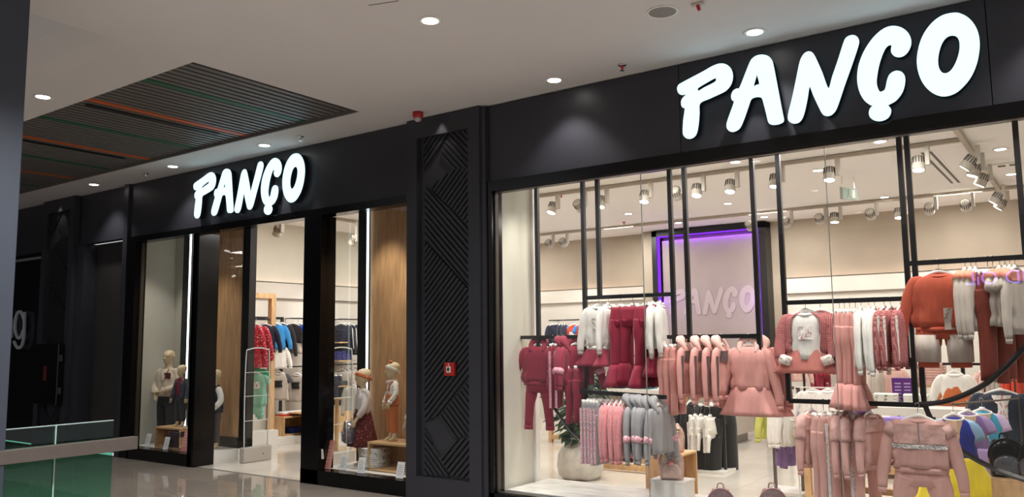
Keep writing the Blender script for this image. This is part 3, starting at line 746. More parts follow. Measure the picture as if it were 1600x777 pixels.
def T_tweed(p):
    g_top(p, TWEED, .34, .50, .44, out=.05, seed=11, cuffs=TWEED, fl=.08)
    MB().box(-.02, .02, -.068, -.06, -.52, -.12).build('trim_tape', WFLOR, p)
    for s in (-1, 1): MB().bar((s*.205, -.03, -.16), (s*.225, -.036, -.54), .02, .01).build('sleeve_tape', WFLOR, p)
def T_pink_flare(p): g_pants(p, PINK, .24, .55, flare=.7)
def T_white_shirt(p): g_top(p, OFFW, .34, .48, .46, out=.05, seed=12, fl=.06, cuffs=OFFW)
def T_rust_set(p):
    g_top(p, RUST, .40, .40, .42, out=.07, seed=13, cuffs=RUST, hem=RUST, d=.06)
    fronthalf(p, 'diagonal_panel', LGREY, .20, -.36, -.52, .078, .2, 1.8); m = MB()
    for k in range(6): m.bar((.02+.014*k, -.079, -.44+.030*k), (.042+.014*k, -.078, -.425+.030*k), .006, .003)
    m.build('print_script', BLK, p)
    g_pants(p, RUST, .34, .38, -.42, hang=False, knee=LGREY, gap=.01, leg=.085)
def T_rust_grey(p):
    g_top(p, LGREY, .32, .46, .44, hood=None, out=.05, seed=14, cuffs=LGREY, neck=SALM); fronthalf(p, 'yoke', SALM, .30, -.115, -.18, .056)
    for s in (-1, 1): MB().tube([(s*.10, 0, -.128), (s*.165, 0, -.18)], [.05, .058], 10, .7).build('shoulder_panel', SALM, p, True)
def T_rust_tee(p):
    g_top(p, LGREY, .30, .42, .1, short=True, seed=15, neck=SALM, fl=.05); 
    for s in (-1, 1): MB().tube([(s*.09, 0, -.125), (s*.155, 0, -.18)], [.05, .060], 10, .8).build('shoulder_panel', SALM, p, True)
def T_rust_pants(p): g_pants(p, DRUST, .24, .66)
def T_stripe_pants(p): g_pants(p, GREYF, .22, .56, stripe=TAPE)
def T_pinkstripe_pants(p): g_pants(p, DUSK, .22, .66, stripe=TAPEB)
def T_dusty_pants(p): g_pants(p, DUSK, .26, .60)
def T_pink_jacket(p): g_top(p, mat('fabric_plush_pink', 'dc8f92', .9, var=.14, vs=40, bump=.3, bs=45, sheen=.5), .34, .46, .42, out=.05, seed=16)
def T_grey_hoodie(p): g_top(p, GREYF, .34, .42, .42, hood=GREYF, out=.06, seed=17, band=TAPE, cuffs=GREYF)
def T_dusty_jacket(p):
    g_top(p, DUSK, .32, .40, .40, out=.05, seed=18, shoulder=PQUILT, sleeve_m=DUSK, hem=DUSK)
    for s in (-1, 1): MB().tube([(s*.10, 0, -.135), (s*.14, 0, -.165), (s*.17, -.003, -.24), (s*.178, -.006, -.30)], [.04, .060, .058, .054], 12, .75, smooth=2).build('quilted_shoulder', PQUILT, p, True)
def T_dusty_set(p):
    g_top(p, DUSK, .38, .34, .44, out=.07, seed=19, hem=DUSK, cuffs=DUSK, d=.06)
    fronthalf(p, 'quilted_yoke', PQUILT, .33, -.135, -.27, .068); fronthalf(p, 'tape', TAPEB, .35, -.275, -.305, .070)
    for s in (-1, 1): MB().tube([(s*.155, -.002, -.15), (s*.20, -.006, -.22)], [.058, .052], 10, .75).build('quilted_shoulder', PQUILT, p, True)
    MB().box(-.004, .004, -.072, -.066, -.26, -.12).build('zip', CHROME, p)
    g_pants(p, DUSK, .34, .44, -.40, hang=False, leg=.075, gap=.05, cuff=DUSK)
def T_costume(p, bod=ROY, sk=GOLD, slv=mat('satin_blue', '8fb6d6', .35)):
    g_top(p, bod, .28, .30, .1, short=True, sleeve_m=slv, neck=OFFW, seed=20)
    fronthalf(p, 'front_insert', fab('e6c9a8', 'cream_insert'), .11, -.12, -.34, .060)
    g_skirt(p, sk, .36, .72, -.38, 1.9 if sk is GOLD else .7, 11, 0, 'skirt', .07, .05)
def T_lilac(p): T_costume(p, PUR, LIL, LIL)
def T_turq(p): T_costume(p, TURQ, TURQ, mat('satin_lilac', 'd3bfe4', .4))
def T_denim(p):
    g_top(p, DENIM, .46, .46, .46, out=.10, seed=21, d=.07, neck=DENIM); fronthalf(p, 'inner_tee', PINKPR, .15, -.12, -.42, .078)
    g_skirt(p, BLK, .36, .16, -.52, .3)
def T_black_skirt(p): g_pants(p, BLK, .30, .62, leg=.09, gap=.03)
def T_black_top(p): g_top(p, BLK, .34, .5, .5, seed=22)
def T_white_pants(p): g_pants(p, OFFW, .22, .34, stripe=TAPEB)
def T_yellow_top(p): g_top(p, YEL, .30, .36, .30, seed=23)
def T_purple_pants(p): g_pants(p, PUR, .24, .34, z0=-.32)
def T_lemon_print(p): g_top(p, pattern('lemon_print', 'e9e8d6', 'bcc06a', 'noise', 24, .6), .30, .42, .36, seed=24)
def T_navy_top(p): g_top(p, NAVY, .34, .46, .38, seed=25)
def T_navy_striped(p):
    g_top(p, DNVY, .34, .46, .40, seed=26)
    for s in (-1, 1): MB().bar((s*.205, -.036, -.16), (s*.235, -.040, -.50), .02, .006).build('sleeve_stripe', OFFW, p)
def T_orange_set(p): g_top(p, ORG, .34, .34, .2, seed=27, short=True, sleeve_m=CYAN, print_=PAPER); g_pants(p, CYAN, .24, .18, -.40, hang=False)
def T_orange_top(p): g_top(p, ORG, .32, .40, .34, seed=28)
def T_orange_pants(p): g_pants(p, ORG, .24, .50)
def T_navy_pants(p): g_pants(p, NAVY, .24, .50)
def T_cyan_top(p): g_top(p, CYAN, .32, .42, .34, seed=29)
def T_red_dress(p): g_top(p, DOTS, .34, .62, .44, seed=30, fl=.1)
def T_mint_set(p): g_top(p, MINT, .36, .50, .1, short=True, seed=31, print_=GPRT); g_pants(p, MINT, .28, .26, -.55, hang=False)
def T_green_top(p): g_top(p, GREEN, .34, .16, .1, short=True, seed=32)
def T_blackblue(p): g_top(p, BLK, .36, .34, .1, short=True, sleeve_m=BLUE, seed=33); g_skirt(p, LGREY, .30, .25, -.38, .1)
def T_greytee(p): g_top(p, LGREY, .32, .44, .1, short=True, seed=34, print_=BLK, sleeve_m=DGREY)
def T_white_top(p): g_top(p, OFFW, .32, .44, .36, seed=35)
def T_blouse_apron(p): g_top(p, OFFW, .30, .34, .30, seed=36); g_skirt(p, PRUST, .24, .26, -.17, .5)
def T_pink_small(p): g_top(p, LPINK, .28, .34, .28, seed=37)
def T_grey_small(p): g_top(p, LGREY, .28, .36, .30, seed=38)
def T_red_top(p): g_top(p, RED, .30, .36, .3, seed=39)
def T_amber_top(p): g_top(p, pattern('amber_print', 'c8722e', '7a3416', 'noise', 30, .55), .30, .40, .3, seed=40)
NM = dict(maroon_hoodie='hooded_sweatshirt', maroon_set='tracksuit', maroon_stripe='trousers', maroon_pants='trousers', maroon_flare='trousers', grey_sweat='sweatshirt_and_skirt', grey_plain='sweatshirt',
 pink_pants='trousers', pink_brown='hooded_sweatshirt', pink_dress='hooded_dress', cardigan_set='cardigan_outfit', cardigan='cardigan', tweed='tweed_jacket', pink_flare='trousers', white_shirt='shirt',
 rust_set='sweatshirt_and_trousers', rust_grey='sweatshirt', rust_tee='t_shirt', rust_pants='trousers', stripe_pants='trousers', pinkstripe_pants='trousers', dusty_pants='trousers', pink_jacket='jacket', grey_hoodie='hooded_sweatshirt',
 dusty_jacket='jacket', dusty_set='tracksuit', costume='costume_dress', lilac='costume_dress', turq='costume_dress', denim='denim_jacket_outfit', black_skirt='wide_trousers', black_top='jacket', white_pants='trousers',
 yellow_top='top', purple_pants='trousers', lemon_print='shirt', navy_top='sweatshirt', navy_striped='track_jacket', orange_set='pyjama_set', orange_top='top', orange_pants='trousers', navy_pants='trousers', cyan_top='top',
 red_dress='dress', mint_set='pyjama_set', green_top='top', blackblue='top_and_shorts', greytee='t_shirt', white_top='top', blouse_apron='blouse_outfit', pink_small='top', grey_small='top', red_top='top', amber_top='top')
CATS = {'trousers': 'trousers', 'wide_trousers': 'trousers', 'hooded_sweatshirt': 'sweatshirt', 'hooded_dress': 'dress', 'costume_dress': 'dress', 't_shirt': 'shirt', 'tweed_jacket': 'jacket', 'track_jacket': 'jacket',
 'sweatshirt_and_skirt': 'outfit', 'cardigan_outfit': 'outfit', 'sweatshirt_and_trousers': 'outfit', 'denim_jacket_outfit': 'outfit', 'pyjama_set': 'pyjamas', 'top_and_shorts': 'outfit', 'blouse_outfit': 'outfit'}
def hang(kind, p, rot, label, group=None, s=1.0, sx=1.0, sz=1.0):
    if rot >= 24 and p[0] > -9.8 and p[1] < 15:      # edge-on pieces: swing towards the line of sight of a passer-by
        rot = 90+math.degrees(math.atan2(-p[0], p[1]))-(90-rot)*.72
    nm = NM[kind]; cat = CATS.get(nm, nm.replace('_', ' '))
    if kind not in PROTO:
        t = thing(nm, label, cat, p, R(rot)); globals()['T_'+kind](t); PROTO[kind] = t; t.scale = (s*sx, s, s*sz)
        if group: t['group'] = group
        return t
    return dup(PROTO[kind], loc=p, rot=(0, 0, R(rot)), scale=(s*sx, s, s*sz), label=label, group=group or '')
ORD = ['first', 'second', 'third', 'fourth', 'fifth', 'sixth', 'seventh', 'eighth', 'ninth', 'tenth', 'eleventh', 'twelfth']
def ordl(i, n): return ORD[i] if not (n > 2 and i == n-1) else 'last'
def hrow(kind, pxs, bar, rot, fmt, group=None, s=1, sz=1, jit=6, sx=1, sub=0, Zb=None, X=None):
    """bar: (Y, Z) or callable px->point"""
    n = len(pxs)
    for i, px in enumerate(pxs):
        p = bar(px)
        lab = fmt.format(ordl(i, n)) if '{}' in fmt else fmt
        hang(kind, p, rot+rnd.uniform(-jit, jit), lab, group, s*rnd.uniform(.98, 1.02), sx, sz)

# ------------------------------------------------------------------ WINDOW DISPLAY FRAMES
FYY = 6.9
def W(px, py, Y=FYY): return at(px, py, Y=Y)
TB = .038
def xof(px, z, Y=FYY):
    # solve x of a vertical post seen at column px at height z
    lo, hi = -30, 30
    for _ in range(50):
        m = (lo+hi)/2; v = Vector((m, Y, z))-EYE; q = 800+CAMF*v.dot(RT)/v.dot(FW)
        if q < px: lo = m
        else: hi = m
    return lo
ZT = 3.60
Zr = {1: W(864, 527).z, 2: W(980, 463).z, 3: W(1110, 526).z, 4: W(1325, 470).z, 5: W(1510, 407).z, 7: W(1340, 630).z}
def post(mb, x, z0, z1=ZT, y=FYY): mb.box(x-TB/2, x+TB/2, y-TB/2, y+TB/2, z0, z1)
X1a, X1b = xof(840, 2.4), xof(911, 2.9); X2a, X2b = xof(934, 2.9), xof(1047, 2.9)
X3a, X3b = xof(1070, 2.9), xof(1176, 2.9); X4a, X4b = xof(1216, 3.0), xof(1406, 3.0); X5a, X5b = X4b+.055, xof(1588, 3.0)
def fr(lab): return thing('clothes_rack', lab, 'clothes rack', (0, FYY, 0))
def seg(t, name, a, b): 
    return MB().bar((a[0], a[1]-FYY, a[2]), (b[0], b[1]-FYY, b[2]), TB*.95).build(name, BLKM, t)
def ppost(t, x, z0): o = MB().box(x-TB/2, x+TB/2, -TB/2, TB/2, z0, ZT).build('post', BLKM, t); return o
def arc(t, cx, cz, r, a0, a1, ry=None):
    pts = [(cx+r*cos(R(a0+(a1-a0)*k/20)), 0, cz+(ry or r)*sin(R(a0+(a1-a0)*k/20))) for k in range(21)]
    MB().tube(pts, TB*.5, 4).build('curved_rail', BLKM, t)
t = fr('black garment frame with curved lower corner beside the white side wall')
ppost(t, X1a, 1.5); ppost(t, X1b, .5)
seg(t, 'rail', (W(815, 527).x, FYY, Zr[1]), (X1b, FYY, Zr[1])); arc(t, X1a+1.02, 1.5, 1.02, 180, 270)
t = fr('black garment frame holding the maroon flared trousers')
ppost(t, X2a, Zr[2]-.0); ppost(t, X2b, Zr[2]-.45)
seg(t, 'rail', (X1b+.02, FYY, Zr[2]), (X2b, FYY, Zr[2]))
t = fr('black garment frame holding the pink hooded sweatshirts and hooded dress')
ppost(t, X3a, Zr[3]-.05); ppost(t, X3b, Zr[3]-.30); seg(t, 'rail', (W(1030, 526).x, FYY, Zr[3]), (X3b, FYY, Zr[3]))
t = fr('wide black garment frame with squared lower left and large curve to the right')
ppost(t, X4a, Zr[7]); seg(t, 'rail', (X4a+.02, FYY, Zr[4]), (X4b, FYY, Zr[4])); ppost(t, X4b, Zr[7])
cxe = W(1437, 632).x; seg(t, 'lower_rail', (X4a, FYY, Zr[7]), (cxe+.03, FYY, Zr[7]))
pts = [W(px, py, FYY-min(.18, i*.05)) for i, (px, py) in enumerate(((1437, 632), (1470, 629), (1505, 618), (1540, 600), (1572, 573), (1600, 543), (1625, 508), (1645, 460), (1660, 400), (1668, 330)))]
MB().tube([(p.x, -min(.18, i*.05), p.z) for i, p in enumerate(pts)]+[(pts[-1].x+.02, -.18, ZT)], TB*.55, 6, smooth=3).build('curved_rail', BLKM, t)
t = fr('tall black garment frame at the right holding the rust sweatshirts')
ppost(t, X5a, 1.15); ppost(t, X5b, Zr[5]-.02); seg(t, 'rail', (X5a-.04, FYY, Zr[5]), (X5b, FYY, Zr[5]))
arc(t, X5a+1.0, 1.15, 1.0, 180, 250, .62)
ppost(t, .55, .2)
# lower front rail (striped trousers, plush jackets, grey hoodies)
R6a, R6b = at(915, 612, Y=6.82), at(1032, 619, Y=6.70)
R6b.z = R6a.z-.02
t = thing('garment_rail', 'black lower rail holding striped trousers and pink plush jackets', 'clothes rail', (0, FYY, 0))
seg(t, 'rail', (X1b, FYY-.08, R6a.z), tuple(R6b+Vector((.05, 0, 0)))); seg(t, 'bracket', (X1b, FYY, R6a.z), (X1b, FYY-.1, R6a.z)); 

def B(k, Y=FYY):
    z = Zr[k]
    return lambda px: Vector((xof(px, z-.1, Y), Y, z+.008))
hang('maroon_set', B(1)(841), 4, 'maroon hooded tracksuit with pink sleeve bands hanging at the far left of the window', s=.98, sx=1.0)
hrow('maroon_stripe', (864, 872), B(1), 72, '{} maroon trousers with lettered side stripe on the left rail', s=.98)
hrow('maroon_hoodie', (880, 888), B(1), 62, '{} maroon hoodie of the pair squeezed behind the front-facing one', s=.98, sx=.95)
hang('maroon_hoodie', B(1)(900), 18, 'maroon hoodie facing front at the right end of the left rail', s=.98)
hrow('maroon_pants', (893, 905), B(1), 60, '{} maroon trousers under the front-facing maroon hoodie', s=1.05)
hang('grey_sweat', B(2)(936), 12, 'pale grey printed sweatshirt over maroon skirt, left of the flared trousers', s=.95)
hang('grey_sweat', B(2)(951), 40, 'pale sweatshirt and maroon skirt half hidden just left of the flared trousers', s=.95)
hrow('maroon_flare', (970, 989, 1008), B(2), 25, '{} maroon flared trousers from the left on the upper rail', s=1.05, sz=1.05)
hrow('grey_plain', (1020, 1032), B(2), 70, '{} plain pale sweatshirt right of the maroon flared trousers', s=1.05)
hrow('maroon_flare', (1016, 1024), lambda px: B(2)(px)+Vector((0, .06, 0)), 60, '{} maroon flared trousers behind the plain pale sweatshirts', s=1.0, sz=1.0)
hrow('pink_pants', (1040, 1048, 1057), B(3), 50, '{} pink trousers from the left on the middle rail', s=1.0)
hrow('pink_brown', (1072, 1095, 1111, 1128), B(3), 62, '{} pink hoodie with brown shoulders on the middle rail', s=.98)
hang('pink_dress', B(3)(1170), 2, 'pink hooded ruffle dress facing front on the middle rail', s=1.0, sx=.92)
hang('pink_dress', B(3)(1178)+Vector((0, .09, 0)), 0, 'second pink hooded dress just behind the front one', s=1.0, sx=.95)
hang('cardigan_set', B(4)(1259), 3, 'pink tweed cardigan over white lettered tee and pink skirt', s=.95)
hang('cardigan', B(4)(1276)+Vector((0, .12, 0)), 10, 'pink tweed cardigan half hidden behind the tee outfit', s=.92)
hrow('pink_flare', (1312, 1320, 1328, 1337), B(4), 72, '{} pink flared trousers from the left on the right-hand rail', s=1.0, sz=1.05)
hrow('white_shirt', (1346, 1358, 1367), B(4), 68, '{} white shirt between pink trousers and tweed jackets', s=.92, sz=1.0)
hrow('tweed', (1382, 1392, 1407), B(4), 62, '{} pink tweed jacket on the right-hand rail', s=.88)
hang('rust_set', B(5)(1467), 3, 'rust sweatshirt with grey diagonal panel and two-tone trousers facing front', s=1.0, sx=1.0)
hrow('rust_grey', (1509, 1518, 1526), B(5), 55, '{} grey sweatshirt with salmon shoulders on the top right rail', s=.95)
hrow('rust_pants', (1544, 1552), B(5), 40, '{} dark rust trousers on the top right rail', s=1.15)
hrow('rust_tee', (1563, 1572, 1579), B(5), 58, '{} grey tee with salmon shoulders on the top right rail', s=.95)
hang('rust_grey', B(5)(1587), 55, 'grey and salmon sweatshirt at the right end of the top rail', s=1.0)
hang('rust_pants', B(5)(1568)+Vector((0, .12, 0)), 40, 'dark rust trousers behind the grey tees', s=1.2)
def B6(px):
    t = (px-915)/(1032-915); p = R6a.lerp(R6b, t); return Vector((xof(px, p.z-.1, p.y), p.y, p.z+.008))
hrow('stripe_pants', (920, 926, 931, 936, 941), B6, 42, '{} grey trousers with pink lettered stripe on the lower rail', s=1.0, jit=3)
hrow('pink_jacket', (950, 957, 964, 971, 978), B6, 62, '{} pink plush jacket from the left on the lower rail', s=.98, sz=1.02)
hrow('grey_hoodie', (988, 997, 1006), B6, 66, '{} grey hoodie edge-on with pink lettered sleeve bands', s=.98)
hrow('grey_hoodie', (1018, 1030), B6, 40, '{} grey hoodie turned to the front beside the wooden box', s=.96)
B7 = B(7)
hang('dusty_jacket', B7(1268), 35, 'dusty pink quilted jacket at the left end of the bottom rail', s=.98, sx=.9)
hrow('dusty_pants', (1287, 1296), B7, 45, '{} dusty pink trousers next to the quilted jacket', s=1.15)
hrow('pinkstripe_pants', (1309,), B7, 35, 'dusty pink trousers with lettered stripe, left of the two', s=1.1)
hang('dusty_jacket', B7(1322), 48, 'dusty pink quilted jacket in the middle of the bottom rail', s=.98)
hang('dusty_jacket', B7(1331), 60, 'dusty pink quilted jacket right behind the middle one', s=.98)
hrow('pinkstripe_pants', (1347,), B7, 35, 'dusty pink trousers with lettered stripe, right of the two', s=1.15)
hang('dusty_jacket', B7(1358), 50, 'dusty pink quilted jacket just right of the striped trousers', s=.95)
hang('dusty_set', B7(1437)+Vector((0, -.06, 0)), 6, 'dusty pink zipped tracksuit with lettered chest tape facing front', s=1.05, sx=1.0)

# ------------------------------------------------------------------ floor racks seen through the window
def rail_stand(lab, a, b, z, m=BLKM, base=True, posts=True, th=.028):
    t = thing('rail_stand', lab, 'clothes rail', ((a[0]+b[0])/2, (a[1]+b[1])/2, 0)); c = t.location
    A = Vector((a[0]-c.x, a[1]-c.y, z)); Bv = Vector((b[0]-c.x, b[1]-c.y, z)); bpy.context.view_layer.update()
    MB().bar(A, Bv, th).build('rail', m, t)
    if posts:
        for q in ((Bv,) if posts == 'rear' else (A, Bv)): MB().bar((q.x, q.y, .02), (q.x, q.y, z+.014), th).build('post', m, t)
    if base:
        MB().box(min(A.x, Bv.x)-.05, max(A.x, Bv.x)+.05, min(A.y, Bv.y)-.2, max(A.y, Bv.y)+.2, 0, .03).build('base_plate', WHITE, t)
    return t
# costume dresses stand
cz = at(1490, 632, Y=7.6)
cpt = lambda px, Y=7.6: Vector((xof(px, cz.z-.1, Y), Y, cz.z+.008))
rail_stand('short slim steel rail carrying the yellow and blue costume dress', (cpt(1490).x, 7.58), (cpt(1500).x+.35, 8.5), cz.z, STEEL, base=False, th=.014, posts='rear')
hang('costume', cpt(1490), 8, 'blue bodice costume dress with long bright yellow skirt', s=1.05, sz=1.08)
hang('lilac', cpt(1512, 7.85), 14, 'purple and lilac costume dress right behind the yellow skirt', s=1.0)
hang('turq', cpt(1535, 8.1), 14, 'turquoise costume dress with pale lilac sleeves', s=1.0)
p = at(1562, 596, Y=8.6); hang('denim', p, 10, 'dark denim jacket over pale tee, right of the costume dresses', s=1.0, sx=1.0)
rail_stand('slim steel rail carrying the dark denim jacket', (p.x-.05, 8.6), (p.x+.1, 8.8), p.z, STEEL, base=False, th=.014, posts='rear')
# white / yellow / purple stand
p = at(1225, 606, Y=8.7); ws = lambda px: Vector((xof(px, p.z-.1, 8.7), 8.7, p.z+.008))
rail_stand('silver floor rail with white, yellow and purple clothes', (ws(1206).x, 8.7), (ws(1248).x, 8.7), p.z, STEEL)
hang('yellow_top', ws(1208), 30, 'yellow-green top at the left end of the silver rail', s=1.15)
hrow('purple_pants', (1213, 1220), lambda px: ws(px)+Vector((0, .1, 0)), 60, '{} purple trousers under the silver rail', s=1.25)
hrow('white_top', (1220, 1228, 1235), ws, 42, '{} white top on the silver rail', s=1.1)
hang('lemon_print', ws(1244), 20, 'white shirt with lemon print at the right end of the silver rail', s=1.0)
# black and white stand in the middle
zz = at(1100, 618, Y=9.6).z; bs = lambda px, Y=9.6: Vector((xof(px, zz-.1, Y), Y, zz+.008))
rail_stand('black floor rail with black and white clothes near the cash desk', (bs(1044).x, 9.6), (bs(1130).x, 9.6), zz)
hrow('black_top', (1048, 1058, 1068, 1078), bs, 60, '{} black jacket on the rail near the cash desk', s=1.15)
hrow('black_skirt', (1106, 1116, 1122), lambda px: bs(px)+Vector((0, .08, 0)), 30, '{} wide black trousers in front of the cash desk', s=1.35, sz=1.0)
hrow('white_pants', (1093, 1102, 1116), lambda px: bs(px)+Vector((0, -.15, -.14)), 45, '{} white trousers with black stripe near the cash desk', s=1.15)
# ------------------------------------------------------------------ BODIES
def skin(name, verts, edges, mat_, parent, lvl=2, root=0):
    """verts: {key:(pos, r)}; edges: list of key pairs -> one continuous surface"""
    ks = list(verts); ix = {k: i for i, k in enumerate(ks)}
    me = bpy.data.meshes.new(name); me.from_pydata([verts[k][0] for k in ks], [(ix[a], ix[b]) for a, b in edges], []); me.update()
    o = bpy.data.objects.new(name, me); COL.objects.link(o)
    o.modifiers.new('skin', 'SKIN'); sm = o.modifiers.new('sub', 'SUBSURF'); sm.levels = lvl; sm.render_levels = lvl
    if not me.skin_vertices:
        bm = bmesh.new(); bm.from_mesh(me); bm.verts.layers.skin.verify(); bm.to_mesh(me); bm.free()
    sv = me.skin_vertices[0].data
    for i, k in enumerate(ks):
        r = verts[k][1]; sv[i].radius = r if isinstance(r, tuple) else (r, r)
        sv[i].use_root = (i == root)
    dg = bpy.context.evaluated_depsgraph_get(); dg.update()
    m2 = bpy.data.meshes.new_from_object(o.evaluated_get(dg)); bpy.data.objects.remove(o)
    m2.polygons.foreach_set('use_smooth', [True]*len(m2.polygons)); m2.materials.clear(); m2.materials.append(mat_)
    o = bpy.data.objects.new(name, m2); COL.objects.link(o); setpar(o, parent); return o
def hand(V, E, key, wrist, d, side, r=.010, L=.085, curl=.35):
    """palm and five fingers; d = pointing direction, side = lateral vector towards the thumb"""
    wrist, d, side = Vector(wrist), Vector(d).normalized(), Vector(side); side = (side-d*side.dot(d)).normalized(); nrm = d.cross(side)
    V[key+'w'] = (wrist, (.020, .015)); V[key+'p'] = (wrist+d*L*.45, (.026, .013)); E += [(key, key+'w'), (key+'w', key+'p')]
    for i, (o_, ln) in enumerate(((.020, .40), (.007, .46), (-.007, .42), (-.020, .33))):
        b = wrist+d*L*.55+side*o_; k = f'{key}f{i}'
        V[k+'a'] = (b, r*.75); V[k+'b'] = (b+d*L*ln*.6+nrm*L*curl*.15, r*.7); V[k+'c'] = (b+d*L*ln+nrm*L*curl*.45, r*.55)
        E += [(key+'p', k+'a'), (k+'a', k+'b'), (k+'b', k+'c')]
    b = wrist+d*L*.2+side*.020; V[key+'ta'] = (b, r*.8); V[key+'tb'] = (b+d*L*.28+side*.014, r*.65); E += [(key+'w', key+'ta'), (key+'ta', key+'tb')]
def head_on(b, S, hs, ear=True):
    """joins a modelled head (skull, face, ears) to the body mesh, so body and head are one surface object"""
    zc = .92+(hs-1)*.055; m = MB(); q = S*hs
    P_ = lambda x, y, z: (x*q, y*q, zc*S+z*q)
    m.loft([[P_(hw*cos(a), yo+hd*sin(a)*(1.0 if sin(a) > 0 else 1.0), z) for a in [2*pi*k/24 for k in range(24)]] for z, hw, hd, yo in
        ((-.080, .014, .016, -.028), (-.074, .026, .028, -.022), (-.060, .037, .042, -.015), (-.040, .046, .054, -.010), (-.018, .053, .063, -.004), (.0, .056, .068, .001), (.020, .059, .073, .004), (.040, .058, .073, .007), (.058, .051, .065, .009), (.072, .038, .049, .011), (.081, .020, .027, .012), (.084, .006, .008, .012))])
    m.tube([P_(0, -.062, .012), P_(0, -.074, -.008), P_(0, -.076, -.016), P_(0, -.062, -.024)], [.004*q, .008*q, .010*q, .005*q], 8, smooth=2)
    m.tube([P_(-.016, -.052, -.042), P_(0, -.061, -.041), P_(.016, -.052, -.042)], [.003*q, .006*q, .003*q], 8, smooth=2)
    m.tube([P_(-.012, -.052, -.050), P_(0, -.058, -.050), P_(.012, -.052, -.050)], [.003*q, .006*q, .003*q], 8, smooth=2)
    for s in (-1, 1):
        m.tube([P_(s*.010, -.066, .016), P_(s*.026, -.063, .021), P_(s*.042, -.048, .014)], [.003*q, .005*q, .003*q], 6, smooth=2)
        m.tube([P_(s*.014, -.061, .001), P_(s*.025, -.060, .003), P_(s*.036, -.050, .001)], [.003*q, .0065*q, .003*q], 6, smooth=2)
        if ear: m.tube([P_(s*.052, .004, .014), P_(s*.061, .014, .012), P_(s*.061, .016, -.006), P_(s*.051, .006, -.022)], [.005*q, .008*q, .007*q, .004*q], 8, smooth=2)
    me = bpy.data.meshes.new('h'); me.from_pydata(m.v, [], m.f); me.update()
    bm = bmesh.new(); bm.from_mesh(me); bmesh.ops.recalc_face_normals(bm, faces=bm.faces)
    for f_ in bm.faces: f_.smooth = True
    bm.from_mesh(b.data); bm.to_mesh(b.data); bm.free()
    for p_ in b.data.polygons: p_.use_smooth = True
def band(t, S, hs, m, zf=.030, zb=-.025, r=.010, name='headband'):
    zc = .92+(hs-1)*.055; q = S*hs; pts = []
    for k in range(25):
        a = 2*pi*k/24; w_ = (1-sin(a))/2       # 1 at forehead (-y)
        pts.append((.060*q*cos(a), (.004+.074*sin(a))*q, zc*S+(zb+(zf-zb)*w_)*q))
    MB().tube(pts, r*q*1.1, 6, 1.0, cap=False, up=(0, 0, 1)).build(name, m, t, True)
    pts2 = [(x*.985, y*.985, z+.012*q) for x, y, z in pts]; MB().tube(pts2, r*q, 6, 1.0, cap=False, up=(0, 0, 1)).build(name+'_fold', m, t, True)
def mannequin(lab, loc, rz, H, arms, legs=None, hs=1.0):
    """arms: for l, r -> (elbow, wrist, hand dir); units of H, front = -y"""
    t = thing('mannequin', lab, 'mannequin', loc, rz); S = H
    def v(x, y, z): return (x*S, y*S, z*S)
    V = {}; E = []
    V['pel'] = (v(0, 0, .49), (.085*S, .06*S)); V['bel'] = (v(0, -.005, .57), (.075*S, .055*S)); V['che'] = (v(0, 0, .68), (.085*S, .06*S)); V['sho'] = (v(0, .005, .755), (.06*S, .045*S))
    V['nek'] = (v(0, .004, .81), .032*S); V['nk2'] = (v(0, 0, .84), .032*S)
    V['nk3'] = (v(0, .004, .875), .034*S)
    E += [('pel', 'bel'), ('bel', 'che'), ('che', 'sho'), ('sho', 'nek'), ('nek', 'nk2'), ('nk2', 'nk3')]
    for s, k in ((1, 'l'), (-1, 'r')):
        V['cl'+k] = (v(s*.095, .003, .755), .036*S); E.append(('sho', 'cl'+k))
        el, wr, hd = arms[k]
        V['el'+k] = (v(*el), .025*S); V['wr'+k] = (v(*wr), .018*S); E += [('cl'+k, 'el'+k), ('el'+k, 'wr'+k)]
        hd = Vector(hd).normalized(); w2 = Vector(v(*wr))+hd*.012
        hand(V, E, 'wr'+k, w2, hd, (-s*.3, -1, .1), r=.0095*S/1.2+.001, L=.085*S)
        lx = (legs or {}).get(k, ((s*.055, -.004, .27), (s*.06, .01, .05)))
        V['hp'+k] = (v(s*.052, 0, .45), .062*S); V['kn'+k] = (v(*lx[0]), .040*S); V['ca'+k] = (v(*[(lx[0][i]*.6+lx[1][i]*.4) for i in range(3)]), .038*S); V['an'+k] = (v(*lx[1]), .024*S)
        a = lx[1]; V['he'+k] = (v(a[0], a[1]+.012, a[2]-.028), .022*S); V['to'+k] = (v(a[0]+s*.012, a[1]-.085, a[2]-.036), (.020*S, .013*S)); V['mi'+k] = (v(a[0]+s*.006, a[1]-.045, a[2]-.026), (.024*S, .02*S))
        E += [('pel', 'hp'+k), ('hp'+k, 'kn'+k), ('kn'+k, 'ca'+k), ('ca'+k, 'an'+k), ('an'+k, 'he'+k), ('an'+k, 'mi'+k), ('mi'+k, 'to'+k)]
    b = skin('body', V, E, SKINM, t)
    head_on(b, S, hs)
    return t, V, v, S
def over_arms(t, V, c, ks='lr', r=1.45, upto=1.0, cuff=None):
    for k in ks:
        a, e, w_ = [Vector(V[n+k][0]) for n in ('cl', 'el', 'wr')]; s0 = V['el'+k][1]
        w2 = e.lerp(w_, upto)
        o = MB().tube([a+(a-Vector(V['sho'][0]))*-.25, a, e, w2], [s0*r*.8, s0*r*1.12, s0*r*1.0, s0*r*.85], 12, smooth=4).build('sleeve', c, t, True)
        if cuff: MB().tube([w2, w2+(w2-e).normalized()*.03], [s0*r*.9, s0*r*.82], 10).build('cuff', cuff, o, True)
